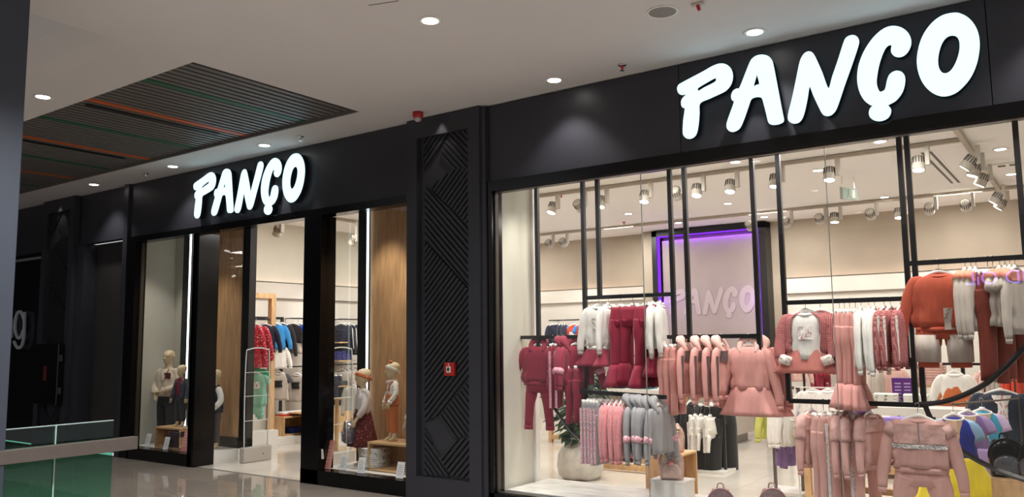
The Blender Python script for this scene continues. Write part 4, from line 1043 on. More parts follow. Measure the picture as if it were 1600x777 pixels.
def over_torso(t, S, c, z0=.50, z1=.775, fl=.0, name='top', grow=1.0, y=0.0):
    rs = []
    for i in range(9):
        q = i/8; z = z0+(z1-z0)*q
        hw = (.098+.012*sin(q*2.5)+fl*(1-q)) if q < .86 else (.098-(q-.86)*.36); hd = .070+fl*.6*(1-q) if q < .86 else .056
        rs.append(ring(z*S, hw*S*grow, hd*S*grow, 26, fold=.06*(1-q), nf=5, yo=y*S))
    rs.append(ring((z1+.012)*S, .052*S, .044*S, 26, yo=y*S)); rs.append(ring((z1+.022)*S, .040*S, .036*S, 26, yo=y*S))
    return MB().loft(rs).build(name, c, t, True)
def over_legs(t, V, c, r=1.32, low=1.0, name='trousers'):
    VV = {'pel': (V['pel'][0], tuple(x*1.14 for x in V['pel'][1])), 'w': (V['bel'][0], tuple(x*1.08 for x in V['bel'][1]))}; E = [('w', 'pel')]
    for k in 'lr':
        kn, an = Vector(V['kn'+k][0]), Vector(V['an'+k][0])
        VV['h'+k] = (V['hp'+k][0], V['hp'+k][1]*1.15); VV['k'+k] = (kn, V['kn'+k][1]*r); VV['m'+k] = (kn.lerp(an, .5), V['kn'+k][1]*r*.92); VV['a'+k] = (kn.lerp(an, low), V['an'+k][1]*r*1.25)
        E += [('pel', 'h'+k), ('h'+k, 'k'+k), ('k'+k, 'm'+k), ('m'+k, 'a'+k)]
    return skin(name, VV, E, c, t, 2)
PZ = .165
# left window: teen in cream cardigan, boy in dark jacket on wooden box, child in navy waistcoat
pa = at(246, 690, Z=PZ); Hh = at(267, 549, Y=6.85).z-PZ
t, V, v, S = mannequin('cream mannequin in beige cardigan and charcoal trousers, tallest in the left window', (xof(261, .7, 6.90), 6.90, PZ), R(20), 1.355,
  {'l': ((.15, -.02, .62), (.035, -.13, .56), (-1, -.3, -.25)), 'r': ((-.15, -.01, .62), (-.05, -.14, .54), (.5, -.3, -.8))}, hs=.92)
over_legs(t, V, fab('2f3033', 'charcoal'), 1.4, .86); CARD = fab('d3c3af', 'cream_knit')
over_torso(t, S, CARD, .50, .775, .018, 'cardigan', 1.08); over_arms(t, V, CARD, r=1.5, upto=.86, cuff=CARD)
MB().tube([v(-.045, -.045, .795), v(-.03, -.072, .74), v(0, -.082, .66), v(.03, -.072, .74), v(.045, -.045, .795)], .008*S, 6, smooth=3).build('neckband', LGREY, t, True)
MB().box(.015*S, .085*S, -.081*S, -.066*S, .69*S, .75*S).build('chest_patch', FLOR, t)
bx = thing('wooden_display_box', 'open light-oak box in the left window carrying the boy mannequin', 'box', (-10.60, 6.70, PZ), 0)
m = MB(); m.box(-.30, .30, -.13, .15, .26, .285)
for x in (-.30, .275): m.box(x, x+.025, -.13, .15, 0, .26)
m.box(-.30, .30, -.13, .15, 0, .022); m.build('carcass', OAKH, bx, bevel=.003); box('back', OAKL, -.28, .28, .13, .145, .02, .26, bx)
t, V, v, S = mannequin('cream boy mannequin in dark jacket standing on the wooden box, left window', (xof(282, .7, 6.71), 6.71, PZ+.29), R(12), .83,
  {'l': ((.15, 0, .62), (.165, -.04, .49), (0, -.1, -1)), 'r': ((-.15, 0, .62), (-.16, -.05, .49), (0, -.1, -1))}, hs=1.15)
over_legs(t, V, fab('3a3a40', 'slate'), 1.45, .92); JK = fab('3b414b', 'blue_grey_jacket')
over_torso(t, S, fab('7a2036', 'burgundy'), .52, .79, .0, 'shirt', 1.0); 
o = MB().loft([ring((.47+.04*i)*S, (.12-.001*i if i < 7 else .085)*S, (.088 if i < 7 else .07)*S, 30, a0=-pi/2+.38, a1=1.5*pi-.38) for i in range(8)], cap=False, closed=False).build('jacket', JK, t, True)
o.modifiers.new('th', 'SOLIDIFY').thickness = .008
over_arms(t, V, JK, r=1.5, upto=.9, cuff=JK)
t, V, v, S = mannequin('cream child mannequin in navy waistcoat and grey trousers beside the entrance jamb', (xof(335, .7, 6.93), 6.93, PZ), R(-5), 1.05,
  {'l': ((.15, 0, .62), (.13, -.09, .52), (-.3, -.5, -.6)), 'r': ((-.15, 0, .62), (-.15, -.05, .49), (0, -.1, -1))}, hs=1.12)
over_legs(t, V, fab('4b4549', 'mole'), 1.35, .95); over_torso(t, S, OFFW, .5, .79, 0, 'shirt', .98); over_arms(t, V, OFFW, r=1.6, upto=.8, cuff=OFFW)
o = MB().loft([ring((.46+.04*i)*S, (.128 if i < 7 else .098)*S, (.094 if i < 7 else .07)*S, 30, a0=-pi/2+.3, a1=1.5*pi-.3) for i in range(8)], cap=False, closed=False).build('waistcoat', NAVY, t, True)
o.modifiers.new('th', 'SOLIDIFY').thickness = .012
MB().tube([v(-.06, -.04, .79), v(0, -.075, .77), v(.06, -.04, .79), v(.05, .03, .81), v(-.05, .03, .81), v(-.06, -.04, .79)], .014*S, 8, smooth=2).build('collar', NAVY, t, True)
# right window box
wb = thing('wooden_display_box', 'wooden display box in the entrance window carrying the orange-dungarees mannequin', 'box', (-6.45, 6.86, PZ), 0)
m = MB(); m.box(-.36, .34, -.18, .20, .29, .315)
for x in (-.36, .315): m.box(x, x+.025, -.18, .20, 0, .29)
m.box(-.36, .34, -.18, .20, 0, .025); m.build('carcass', OAKH, wb, bevel=.003)
box('back', OAKL, -.33, .32, .18, .195, .02, .29, wb)
t, V, v, S = mannequin('cream girl mannequin in white ruffled blouse and dark floral skirt holding a backpack', (xof(567, .7, 6.84), 6.84, PZ), R(-26), 1.10,
  {'l': ((.14, -.03, .62), (.10, -.10, .50), (-.1, -.5, -.8)), 'r': ((-.14, .0, .62), (-.15, -.05, .48), (0, -.1, -1))}, hs=1.12)
over_torso(t, S, fab('d9cfc8', 'pale_blouse'), .56, .79, 0, 'blouse', 1.04); over_arms(t, V, fab('d9cfc8', 'pale_blouse'), r=1.5, upto=.75)
for s in (-1, 1): MB().tube([v(s*.06, -.03, .785), v(s*.125, -.01, .785), v(s*.15, 0, .74)], [.02*S, .032*S, .012*S], 10, .5, smooth=3).build('ruffle', OFFW, t, True)
rs = [ring((.60-.055*i)*S, (.092+.013*i)*S, (.072+.010*i)*S, 40, fold=.02*i, nf=7, ph=1) for i in range(8)]
MB().loft(rs).build('skirt', FLOR, t, True)
band(t, S, 1.12, PRUST)
MB().box(-.10, .10, -.07, .10, .0, .012).build('foot_plate', CHROME, t); 
t, V, v, S = mannequin('cream toddler mannequin in orange dungarees with white headband on the wooden box', (xof(613, .8, 6.86), 6.86, PZ+.32), R(-24), .84,
  {'l': ((.155, -.02, .62), (.13, -.09, .52), (-.1, -.4, -.9)), 'r': ((-.155, 0, .62), (-.16, -.05, .50), (0, -.1, -1))}, hs=1.3)
over_torso(t, S, WFLOR, .52, .79, 0, 'shirt', 1.02); over_arms(t, V, WFLOR, r=1.5, upto=.85, cuff=OFFW)
over_legs(t, V, fab('c4713f', 'dungaree_orange'), 1.65, .82, 'dungarees'); o = over_torso(t, S, MATS['fabric_dungaree_orange'], .47, .66, .01, 'bib', 1.10)
for s in (-1, 1): MB().tube([v(s*.05, -.075, .66), v(s*.065, -.06, .75), v(s*.06, 0, .80), v(s*.05, .07, .70)], .012*S, 6, smooth=2).build('strap', MATS['fabric_dungaree_orange'], t, True)
MB().tube([v(-.05, -.05, .79), v(0, -.08, .775), v(.05, -.05, .79), v(.05, .04, .80), v(-.05, .04, .80), v(-.05, -.05, .79)], .016*S, 8, smooth=2).build('collar', OFFW, t, True)
band(t, S, 1.3, OFFW, .035, -.03, .007)
MB().tube([v(-.02, -.03, 1.04), v(.02, -.03, 1.05), v(.03, -.02, 1.06)], [.02*S, .026*S, .014*S], 8, smooth=2).build('bow', PRUST, t, True)
MB().tube([v(.1, .03, 0), v(.1, .03, .10)], .006, 8).build('stand_rod', CHROME, t)
t, V, v, S = mannequin('cream mannequin mostly hidden behind the right edge of the entrance window', (xof(651, .7, 6.86), 6.86, PZ), R(-30), 1.05,
  {'l': ((.15, 0, .62), (.16, -.05, .49), (0, -.1, -1)), 'r': ((-.15, -.02, .62), (-.17, -.07, .49), (0, -.1, -1))}, hs=1.1)
over_legs(t, V, DENIM, 1.35, .95); over_torso(t, S, OFFW, .5, .79, 0, 'shirt', 1.02); over_arms(t, V, OFFW, r=1.5, upto=.7)
bpy.context.view_layer.update()

# folded stacks, cards, poster in the windows
def folded(lab, loc, n, c, w=.24, d=.20, h=.035, grp=None, rz=0, c2=None, cat='folded clothes'):
    for i in range(n):
        l = lab.format(('bottom', 'middle', 'top')[i if n == 3 else (2 if i == n-1 and n > 1 else min(i, 1))] if n <= 3 else ORD[i]+' from the bottom')
        t = thing('folded_garment', l, cat, (loc[0]+rnd.uniform(-.006, .006), loc[1]+rnd.uniform(-.006, .006), loc[2]+i*h*1.02), rz+rnd.uniform(-.05, .05), grp)
        mb = MB()
        for k in range(3):
            z = h*(k+.5)/3; rr = h/6*1.25
            mb.loft([[(x, yy*1.0, zz_) for (yy, zz_) in [(-d/2+rr*.3*math.sin(x*30+k), z-rr), (-d/2-rr, z), (-d/2+rr*.3, z+rr), (0, z+rr*1.05), (d/2, z+rr), (d/2+rr, z), (d/2, z-rr), (0, z-rr)]] for x in [-w/2+w*j/6 for j in range(7)]])
        mb.build('folds', c2 if (c2 and i % 2) else c, t, True)
        MB().box(-.03, .03, -d*.2, d*.1, h*1.02, h*1.04).build('neck_label', PAPER, t)
folded('dark striped folded jumper, {} of the stack in the left window box', (xof(283, .25, 6.68), 6.68, PZ+.024), 3, fab('3a2733', 'plum'), .26, .2, .07, 'folded jumpers in the left window')
folded('white printed folded top, {} of the stack in the entrance window box', (xof(586, .25, 6.80), 6.80, PZ+.026), 3, GPRT, .24, .2, .068, 'folded tops in the entrance window')
def card(px, py, lab, Y=6.66, h=.17, w=.10, col=PAPER, name='price_card', cat='card', rz=.1, zc=None):
    p = at(px, py, Z=PZ) if zc is None else at(px, py, Z=zc); p = Vector((p.x, p.y, PZ if zc is None else zc))
    t = thing(name, lab, cat, p, rz)
    m = MB(); M_ = Matrix.Rotation(R(-14), 4, 'X')
    m.box(-w/2, w/2, -.002, .002, 0, h, M_); o = m.build('face_sheet', col, t)
    MB().bar((0, .012, 0), (0, h*.24, 0.0), .02, .003).bar((0, h*.22, 0), (0, h*.16, h*.6), .02, .003).build('foot', PAPER, t)
    m = MB()
    for i in range(5): m.box(-w*.36, w*(.36 if i % 2 else .2), -.0035, -.0015, h*(.25+.13*i), h*(.25+.13*i)+.006, M_)
    m.build('print', mat('card_print', '9aa0a4', .6) if col is PAPER else mat('poster_print', 'f0d9d2', .6), t)
    return t
card(229, 697, 'white price card at the far left of the left window'); card(258, 703, 'white price card in front of the wooden box, left window')
card(535, 735, 'white price card beside the skirt mannequin feet'); card(563, 740, 'white price card between skirt mannequin and wooden box'); card(624, 748, 'white price card at the right end of the entrance window')
t = card(287, 706, 'pink upright poster card beside the left window jamb', h=.30, w=.13, col=mat('poster_pink', 'd98f83', .5), name='poster_card', cat='poster')
t = card(509, 733, 'pink upright poster card with a small figure at the entrance window left end', h=.32, w=.14, col=mat('poster_pink', 'd98f83'), name='poster_card', cat='poster')
MB().tube([(.0, -.052, .12), (.0, -.06, .2), (0, -.066, .225)], [.016, .012, .010], 8).build('printed_figure', mat('poster_white', 'e9e0da', .6), t)

# ------------------------------------------------------------------ backpacks
def backpack(lab, loc, rz, c, s=1.0, trim=None, front=None, pom=True, grp=None):
    t = thing('backpack', lab, 'backpack', loc, rz, grp); t.scale = (s, s, s)
    def outline(w, h, n=20):
        return [(-w*.46, 0.012), (-w*.42, 0), (w*.42, 0), (w*.46, .012)]+[(w*.5*cos(a)**1 if 1 else 0, h*.52+h*.48*sin(a)) for a in [pi*k/n for k in range(n+1)]]
    def layer(w, h, y, z=0): return [(x, y, zz_+z) for x, zz_ in outline(w, h)]
    MB().loft([layer(.20, .26, .075, .008), layer(.235, .285, .06), layer(.245, .295, .0), layer(.245, .295, -.05), layer(.225, .28, -.07, .004), layer(.17, .23, -.078, .02)]).build('body', c, t, True)
    MB().loft([layer(.18, .15, -.072, .02), layer(.19, .155, -.09, .018), layer(.16, .13, -.10, .028)]).build('front_pocket', front or c, t, True)
    m = MB(); m.tube([(x, -.052, zz_) for x, zz_ in [(q[0]*1.0, q[1]) for q in outline(.25, .298)[3:]]], .005, 6); m.build('zip', trim or BLKM, t, True)
    MB().tube([(-.03, .04, .285), (-.02, .04, .325), (.02, .04, .325), (.03, .04, .285)], .007, 6, smooth=3).build('handle', trim or BLKM, t, True)
    for q in (-1, 1): MB().tube([(q*.06, .07, .27), (q*.085, .12, .20), (q*.08, .11, .08), (q*.09, .07, .02)], .012, 6, 1.6, smooth=3).build('shoulder_strap', trim or c, t, True)
    if pom:
        MB().lathe([(.004, -.03), (.022, -.02), (.03, 0), (.022, .02), (.004, .03)], 12, (0, -.095, .17)).build('pompom', mat('pom_pink', 'e59a98', .9, bump=1, bs=80), t, True)
        for q in (-1, 1): MB().tube([(q*.03, -.082, .225), (q*.075, -.084, .245), (q*.08, -.082, .215), (q*.035, -.082, .21)], [.006, .012, .010, .006], 8, smooth=2).build('applique', mat('iridescent', 'd8c9a8', .25, .5), t, True)
    return t
PBK = mat('backpack_pearl', 'dcc0b4', .3, .25, var=.15, vs=20); GBK = mat('backpack_glitter', '7c6a6c', .35, .4, var=.35, vs=90, bump=.6, bs=120); KBK = mat('backpack_black_gloss', '15171c', .22, .3, var=.6, vs=40)
# wooden boxes for backpacks
def oakbox(lab, x0, x1, y0, y1, h, open_side='x'):
    t = thing('wooden_box', lab, 'box', ((x0+x1)/2, (y0+y1)/2, 0)); a, b = (x1-x0)/2, (y1-y0)/2; k = .02
    m = MB().box(-a, a, -b, b, h-k, h).box(-a, a, -b, -b+k, 0, h-k).box(-a, a, b-k, b, 0, h-k).box(-a, -a+k, -b+k, b-k, 0, h-k).box(-a+k, a-.002, -b+k, b-k, 0, .02)
    m.build('carcass', OAKL, t, bevel=.002); return t
p0, p1_ = at(1009, 706, Y=7.46), at(1064, 710, Y=7.42)
HB = p0.z
oakbox('tall light-oak box with a pale pink backpack on top', p0.x, p1_.x, 7.44, 7.80, HB)
backpack('pale pink glitter backpack with pompom on top of the wooden box', (at(1061, 703, Z=HB).x, 7.60, HB), R(24), PBK, .95, mat('pink_piping', 'e7bdb5', .5))
q = at(1048, 777, Y=6.95); bs1 = thing('low_pedestal', 'low white pedestal in front of the tall wooden box', 'pedestal', (q.x, 7.0, 0)); box('block', WHITE, -.16, .16, -.12, .12, .0, .335-.02, bs1, bevel=.004); box('top', WHITE, -.165, .165, -.125, .125, .315, .335, bs1)
backpack('pale pink glitter backpack half in view in front of the wooden box', (q.x, 6.99, .335), R(20), PBK, .90, MATS['pink_piping'])
for px, lab in ((1125, 'grey glitter backpack at the bottom edge, nearer the wooden box'), (1206, 'grey glitter backpack at the bottom edge, farther right')):
    q = at(px, 763, Y=6.98); z = q.z-.285; bs1 = thing('low_pedestal', 'low white pedestal carrying the '+lab.split(' at ')[0]+(', left one' if px < 1200 else ', right one'), 'pedestal', (q.x, 7.0, 0))
    box('block', WHITE, -.16, .16, -.12, .12, 0, z-.02, bs1, bevel=.004); box('top', WHITE, -.165, .165, -.125, .125, z-.02, z, bs1)
    backpack(lab, (q.x, 6.99, z), R(22), GBK, .97, mat('rose_piping', 'c79a9a', .4), pom=False)
q = at(1549, 746, Y=7.15)
oakbox('light-oak box at the lower right corner carrying black backpacks', q.x, q.x+.9, 7.12, 7.45, q.z)
backpack('black glossy backpack at lower right, left one of the pair', (at(1573, 742, Y=7.25).x, 7.26, q.z), R(12), KBK, .95, pom=False, front=mat('silver_glitter', '6d6f74', .3, .6, var=.5, vs=120))
backpack('black glossy backpack at the right edge of the picture', (at(1573, 742, Y=7.25).x+.19, 7.24, q.z), R(-10), KBK, .95, pom=False, front=MATS['silver_glitter'])
backpack('silver grey backpack hanging from the hand of the skirt mannequin', (xof(546, .7, 6.72), 6.72, .44), R(-35), mat('backpack_silver', '84858a', .25, .6, var=.35, vs=30), .85, mat('pink_piping', 'e7bdb5'), pom=False)

# ------------------------------------------------------------------ tables with folded clothes
def table(lab, x0, x1, y0, y1, h, lower=True, legm=OAKL):
    t = thing('display_table', lab, 'table', ((x0+x1)/2, (y0+y1)/2, 0)); a, b = (x1-x0)/2, (y1-y0)/2
    box('tabletop', WHITE, -a, a, -b, b, h-.09, h, t, bevel=.004)
    for sx in (-1, 1):
        for sy in (-1, 1): box('leg', legm, sx*(a-.08)-.03, sx*(a-.08)+.03, sy*(b-.08)-.03, sy*(b-.08)+.03, 0, h-.09, t)
    for sy in (-1, 1): box('lower_beam', legm, -a+.05, a-.05, sy*(b-.08)-.025, sy*(b-.08)+.025, .05, .11, t)
    if lower: box('lower_shelf', legm, -a+.1, a-.1, -b+.12, b-.12, .11, .13, t)
    return t
TZ = .74
e0 = at(1240, 668, Z=TZ)
table('white-topped table with oak legs behind the dusty pink jackets', at(1242, 668, Y=e0.y).x, -.85, e0.y, e0.y+.85, TZ, False)
e1 = at(1372, 636, Z=.80)
table('second white table farther back with a purple box on it', e1.x-.35, -.2, e1.y, e1.y+.8, .80)
def tabox(px, py, w, h, d, Zt, lab, yo=0):
    yv = (e0.y+.66) if Zt == TZ else (e1.y+.62); t = thing('purple_box', lab, 'box', (xof(px, Zt+h*.5, yv), yv, Zt), R(8))
    PM = mat('box_purple', '5a2a78', .4); box('carton', PM, -w/2, w/2, -d/2, d/2, 0, h, t)
    m = MB()
    for j in range(2):
        for i in range(6): m.box(-w*.38+j*w*.42, -w*.38+j*w*.42+w*.28, -d/2-.003, -d/2-.001, h*(.12+.13*i), h*(.12+.13*i)+.014)
    m.build('label_bars', mat('bar_lilac', 'b9a3cf', .5), t)
tabox(1342, 657, .22, .25, .16, TZ, 'purple carton with pale bars on the nearer white table')
tabox(1412, 624, .24, .30, .16, .80, 'purple carton with pale bars on the farther white table')
def onT(px, py, Z):
    y0 = e0.y if Z == TZ else e1.y; yv = min(max(at(px, py, Z=Z).y, y0+.13), y0+.67)
    return (xof(px, Z, yv), yv, Z+.002)
WPR = pattern('white_print', 'e9e4da', '98928a', 'noise', 26, .62); LILP = pattern('lilac_print', 'd8d0e2', '7a5fae', 'noise', 22, .55)
for i, (px, py, n, c, nm) in enumerate(((1265, 648, 3, LILP, 'lilac and white'), (1288, 662, 3, LILP, 'lilac printed'), (1335, 664, 2, OFFW, 'white'), (1370, 660, 2, OFFW, 'plain white'), (1402, 664, 2, fab('8f78c2', 'violet'), 'violet'), (1428, 660, 1, GPRT, 'grey printed'))):
    folded(nm+' folded top, {} of its pile on the nearer table', onT(px, py, TZ), n, c, .24, .22, .035, None, .1)
for i, (px, py, n, c, nm) in enumerate(((1385, 632, 3, WPR, 'white printed'), (1433, 634, 3, OFFW, 'ivory'), (1452, 632, 3, WPR, 'black and white'))):
    folded(nm+' folded top, {} of its pile on the farther table', onT(px, py, .80), n, c, .26, .24, .04, None, .1)
t = thing('shoes', 'pair of small grey shoes on the farther white table', 'shoes', onT(1408, 633, .80), R(10))
for s in (-1, 1): MB().tube([(s*.045, .06, .03), (s*.045, 0, .028), (s*.045, -.06, .018)], [.028, .03, .022], 10, .8, smooth=3).build('shoe', DGREY, t, True)
# white tees and navy shorts propped on a stand on the nearer table
p = at(1282, 606, Y=e0.y+.35)
rail_stand('short white stand with tees above the nearer table', (p.x-.25, e0.y+.35), (p.x+.3, e0.y+.35), p.z, WHITE, base=False, posts=True, th=.012)
hang('white_top', at(1270, 600, Y=e0.y+.35), 5, 'white bow-print tee at the left on the table stand', s=.85, sz=.8)
hang('white_top', at(1293, 600, Y=e0.y+.33), -4, 'white bow-print tee at the right on the table stand', s=.85, sz=.8)
hang('navy_pants', at(1275, 620, Y=e0.y+.45), 8, 'navy dotted shorts under the white tees', s=.8, sz=.5)
# oak bench frame and plant
q = at(985, 738, Z=0); t = thing('low_oak_frame', 'low oak frame on the floor behind the plush jackets', 'table', (q.x, q.y+.3, 0))
m = MB(); 
for sx in (-1, 1):
    for sy in (-1, 1): MB().box(sx*.55-.04, sx*.55+.04, sy*.3-.04, sy*.3+.04, 0, .34).build('leg', OAKL, t)
for sy in (-1, 1): MB().box(-.9, .59, sy*.3-.03, sy*.3+.03, .02, .10).build('beam', OAKL, t)
for sx in (-1, 1): MB().box(sx*.55-.03, sx*.55+.03, -.3, .3, .02, .10).build('cross_beam', OAKL, t)
q = at(893, 752, Z=0); PLX, PLY = q.x, q.y+.22
t = thing('potted_plant', 'leafy green plant in a pot wrapped in crumpled white plastic', 'plant', (PLX, PLY, 0))
rs = []
for i, (r_, z) in enumerate(((.20, 0), (.25, .05), (.27, .16), (.26, .28), (.22, .36), (.13, .41), (.17, .46), (.20, .47))): rs.append([(r_*cos(a)*(1+.05*sin(5*a+i)), r_*sin(a)*(1+.06*sin(7*a+i*.7)), z+.012*sin(4*a+i)) for a in [2*pi*k/36 for k in range(36)]])
MB().loft(rs).build('wrapped_pot', mat('crumpled_plastic', 'c9c5bd', .35, var=.15, vs=10, bump=1.0, bs=9), t, True)
m = MB(); rg = random.Random(5)
for k in range(7): m.tube([(0, 0, .35), (rg.uniform(-.08, .08), rg.uniform(-.08, .08), .65), (rg.uniform(-.22, .22), rg.uniform(-.2, .2), rg.uniform(.95, 1.2))], [.012, .009, .004], 5, smooth=3)
m.build('stems', mat('stem_brown', '5b4a35', .8), t, True)
LF = [mat('leaf_green', '2c5a2e', .45, var=.3, vs=5), mat('leaf_dark', '1d3f22', .45, var=.3, vs=5)]
lm = None
for i in range(295):
    a = rg.random()*2*pi; z = .46+rg.random()**.9*.76; rr = (.30*sin(min(1, (z-.35)/.85)*pi*.85)+.05)*rg.uniform(.35, 1)
    if i < 2:
        L = MB(); L.add([(0, 0, 0), (.022, .03, .006), (.024, .055, 0), (0, .10, -.02), (-.024, .055, 0), (-.022, .03, .006), (0, .045, -.008)], [(0, 1, 6), (1, 2, 6), (2, 3, 6), (3, 4, 6), (4, 5, 6), (5, 0, 6)])
        o = L.build('leaf', LF[i], t, True); o.modifiers.new('th', 'SOLIDIFY').thickness = .0012
        LF[i] = (LF[i], o)
    else: o = LF[i % 2][1].copy(); COL.objects.link(o); setpar(o, t)
    o.location = (rr*cos(a), rr*sin(a), z); o.rotation_euler = (rg.uniform(-.9, .3), rg.uniform(-.5, .5), a-pi/2+rg.uniform(-.7, .7)); o.scale = (rg.uniform(1.2, 1.8),)*3
# cash desk and person behind it
t = thing('cash_desk', 'grey stone-look cash desk with recessed plinth in the middle of the shop', 'counter', (-5.6, 12.2, 0))
box('body', mat('desk_stone', 'b7ada1', .5, var=.05, vs=2), -1.6, 1.07, -.62, .62, .14, .95, t, bevel=.004); box('plinth', mat('desk_plinth', '6f665f', .4), -1.5, .99, -.54, .54, 0, .14, t)
box('worktop', mat('desk_stone', 'b7ada1'), -1.6, 1.07, -.62, .62, .95, .98, t)
pp = at(1096, 534, Y=13.3)
t = thing('person', 'blond person mostly hidden behind the pink hoodies at the cash desk', 'person', (pp.x, 13.3, 0), 0)
HH = pp.z; v = lambda x, y, z: (x*HH, y*HH, z*HH)
V = {'pel': (v(0, 0, .5), .09*HH), 'che': (v(0, 0, .68), (.10*HH, .065*HH)), 'sho': (v(0, 0, .78), .07*HH), 'nek': (v(0, 0, .84), .034*HH), 'jaw': (v(0, .004, .875), .034*HH)}
E_ = [('pel', 'che'), ('che', 'sho'), ('sho', 'nek'), ('nek', 'jaw')]
for s, k in ((1, 'l'), (-1, 'r')):
    V['c'+k] = (v(s*.10, 0, .775), .038*HH); V['e'+k] = (v(s*.14, -.02, .62), .028*HH); V['wr'+k] = (v(s*.10, -.14, .56), .02*HH); E_ += [('sho', 'c'+k), ('c'+k, 'e'+k), ('e'+k, 'wr'+k)]
    hand(V, E_, 'wr'+k, Vector(v(s*.10, -.155, .56)), (0, -1, -.1), (-s, 0, .1), L=.1)
    V['h'+k] = (v(s*.055, 0, .46), .06*HH); V['k'+k] = (v(s*.06, -.004, .27), .038*HH); V['a'+k] = (v(s*.06, .01, .05), .025*HH); V['t'+k] = (v(s*.065, -.08, .018), .018*HH)
    E_ += [('pel', 'h'+k), ('h'+k, 'k'+k), ('k'+k, 'a'+k), ('a'+k, 't'+k)]
pb_ = skin('body', V, E_, mat('skin_tone', 'c99c82', .5), t); head_on(pb_, HH, .95)
MB().loft([ring(z*HH, a*HH, b*HH, 24, yo=.01*HH) for z, a, b in ((.48, .105, .08), (.6, .10, .075), (.7, .115, .075), (.77, .12, .06), (.80, .06, .045))]).build('shirt', BLK, t, True)
MB().tube([v(0, .02, 1.0), v(0, .03, .965), v(0, .045, .90), v(0, .05, .82), v(0, .05, .74)], [.03*HH, .058*HH, .062*HH, .05*HH, .03*HH], 14, .9, smooth=4).build('hair', mat('hair_blond', '9c7b4f', .6, var=.3, vs=30, vec=(8, 8, 1)), t, True)

# ------------------------------------------------------------------ security gates, door-side fittings
def gate(lab, x, y0, y1):
    t = thing('security_gate', lab, 'security gate', (x, (y0+y1)/2, 0)); b = (y1-y0)/2
    box('base', mat('gate_base', 'b9b2a8', .35), -.05, .05, -b-.02, b+.02, 0, .20, t, bevel=.012)
    m = MB(); pts = [(0, -b+.02, .2), (0, -b+.01, .8), (0, -b+.02, 1.44), (0, -b+.06, 1.51), (0, 0, 1.53), (0, b-.06, 1.51), (0, b-.02, 1.44), (0, b-.01, .8), (0, b-.02, .2)]
    m.tube(pts, .008, 8, smooth=3, up=(1, 0, 0)); m.build('loop', ACRE, t, True)
    for z in (.55, .88, 1.2): MB().bar((0, -b+.02, z), (0, b-.02, z), .008).build('crossbar', ACRE, t)
    box('acrylic_panel', ACRY, -.004, .004, -b+.025, b-.025, .2, 1.45, t)
    MB().lathe([(.008, 0), (.008, .004)], 10).build('lock', BLKM, t).matrix_local = Matrix.Translation((.052, b*.4, .10)) @ Matrix.Rotation(pi/2, 4, 'Y')
gate('clear acrylic security gate at the left side of the entrance', -9.47, 6.98, 7.40)
gate('clear acrylic security gate seen through the entrance window box', -8.05, 7.20, 7.62)
# ------------------------------------------------------------------ left wall of the shop (seen through the door)
WX = -10.95
def L(px, py, X=WX): return at(px, py, X=X)
def wallrail(lab, y0, y1, z, X=WX):
    t = thing('wall_rail', lab, 'clothes rail', (X, (y0+y1)/2, z)); b = (y1-y0)/2
    MB().bar((0, -b, 0), (0, b, 0), .022).build('rail', BLKM, t)
    for q in (-1, 1): MB().bar((0, q*b*.9, 0), (LX+.13-X, q*b*.9, 0), .018).build('bracket', BLKM, t)
    return t
def yof(py, px, X): return at(px, py, X=X).y
def LR(px, z, X=WX):
    lo, hi = 7, 14
    for _ in range(40):
        m_ = (lo+hi)/2; v_ = Vector((X, m_, z))-EYE; q_ = 800+CAMF*v_.dot(RT)/v_.dot(FW)
        if q_ < px: lo = m_
        else: hi = m_
    return Vector((X, lo, z+.008))
wallrail('upper black wall rail left of the tall mirror frame', 8.2, 8.8, 2.0); wallrail('upper black wall rail right of the entrance', 8.95, 9.6, 2.0); wallrail('lower black wall rail right of the entrance', 8.95, 9.6, 1.2)
hrow('blackblue', (458, 466), lambda px: LR(px, 1.98), 28, '{} black and blue sports set on the left wall', s=1.0, sz=.9)
hang('navy_top', LR(474, 1.98), 20, 'black sports top at the right end of the left wall rail', s=1.0)
hrow('greytee', (464, 472), lambda px: LR(px, 1.16), 30, '{} grey tee with dark print on the lower left wall rail', s=1.0)
hang('cyan_top', LR(432, 1.98), 60, 'blue top just right of the wooden frame', s=.95); hang('white_top', LR(436, 1.6), 50, 'white shirt right of the wooden frame', s=.8)
hang('greytee', LR(436, 1.2), 40, 'grey tee between wooden frame and black post', s=1.0); hang('black_top', LR(441, 1.98), 60, 'black and pink top beside the black shelf post', s=.9)
hang('red_top', LR(430, 1.98, -11.0), 70, 'orange top just right of the wooden frame', s=.9)
t = thing('shelf_post', 'tall thin black shelf frame on the left wall beside the door view', 'shelf frame', (WX-.05, LR(443, 1.5).y, 0))
box('post', BLKM, -.02, .02, -.02, .02, .12, 2.02, t); box('top_bar', BLKM, -.02, .02, -.9, .0, 1.98, 2.02, t)
# freestanding oak frame with red dress and mint pyjamas
fp = at(423, 697, Z=0); fy0 = fp.y
t = thing('oak_garment_frame', 'tall oak frame just inside the entrance with red dress and mint pyjamas', 'clothes rail', (-10.45, 8.0, 0))
q1 = at(423, 690, X=-10.3)
y_b = LR(423, 1.0, -10.3).y; y_a = y_b-.62
box('post', OAKL, .1, .19, y_b-8.04, y_b-7.96, 0, 2.27, t); box('post', OAKL, .1, .19, y_a-8.04, y_a-7.96, 0, 2.27, t)
box('top_beam', OAKL, .1, .19, y_a-8.04, y_b-7.96, 2.27, 2.35, t); MB().bar((.145, y_a-8, 1.95), (.145, y_b-8, 1.95), .02).build('rail', BLKM, t); MB().bar((.145, y_a-8, 1.32), (.145, y_b-8, 1.32), .02).build('rail', BLKM, t)
box('foot_board', WHITE, .02, .3, y_a-8.04, y_b-7.96, 0.0, .30, t)
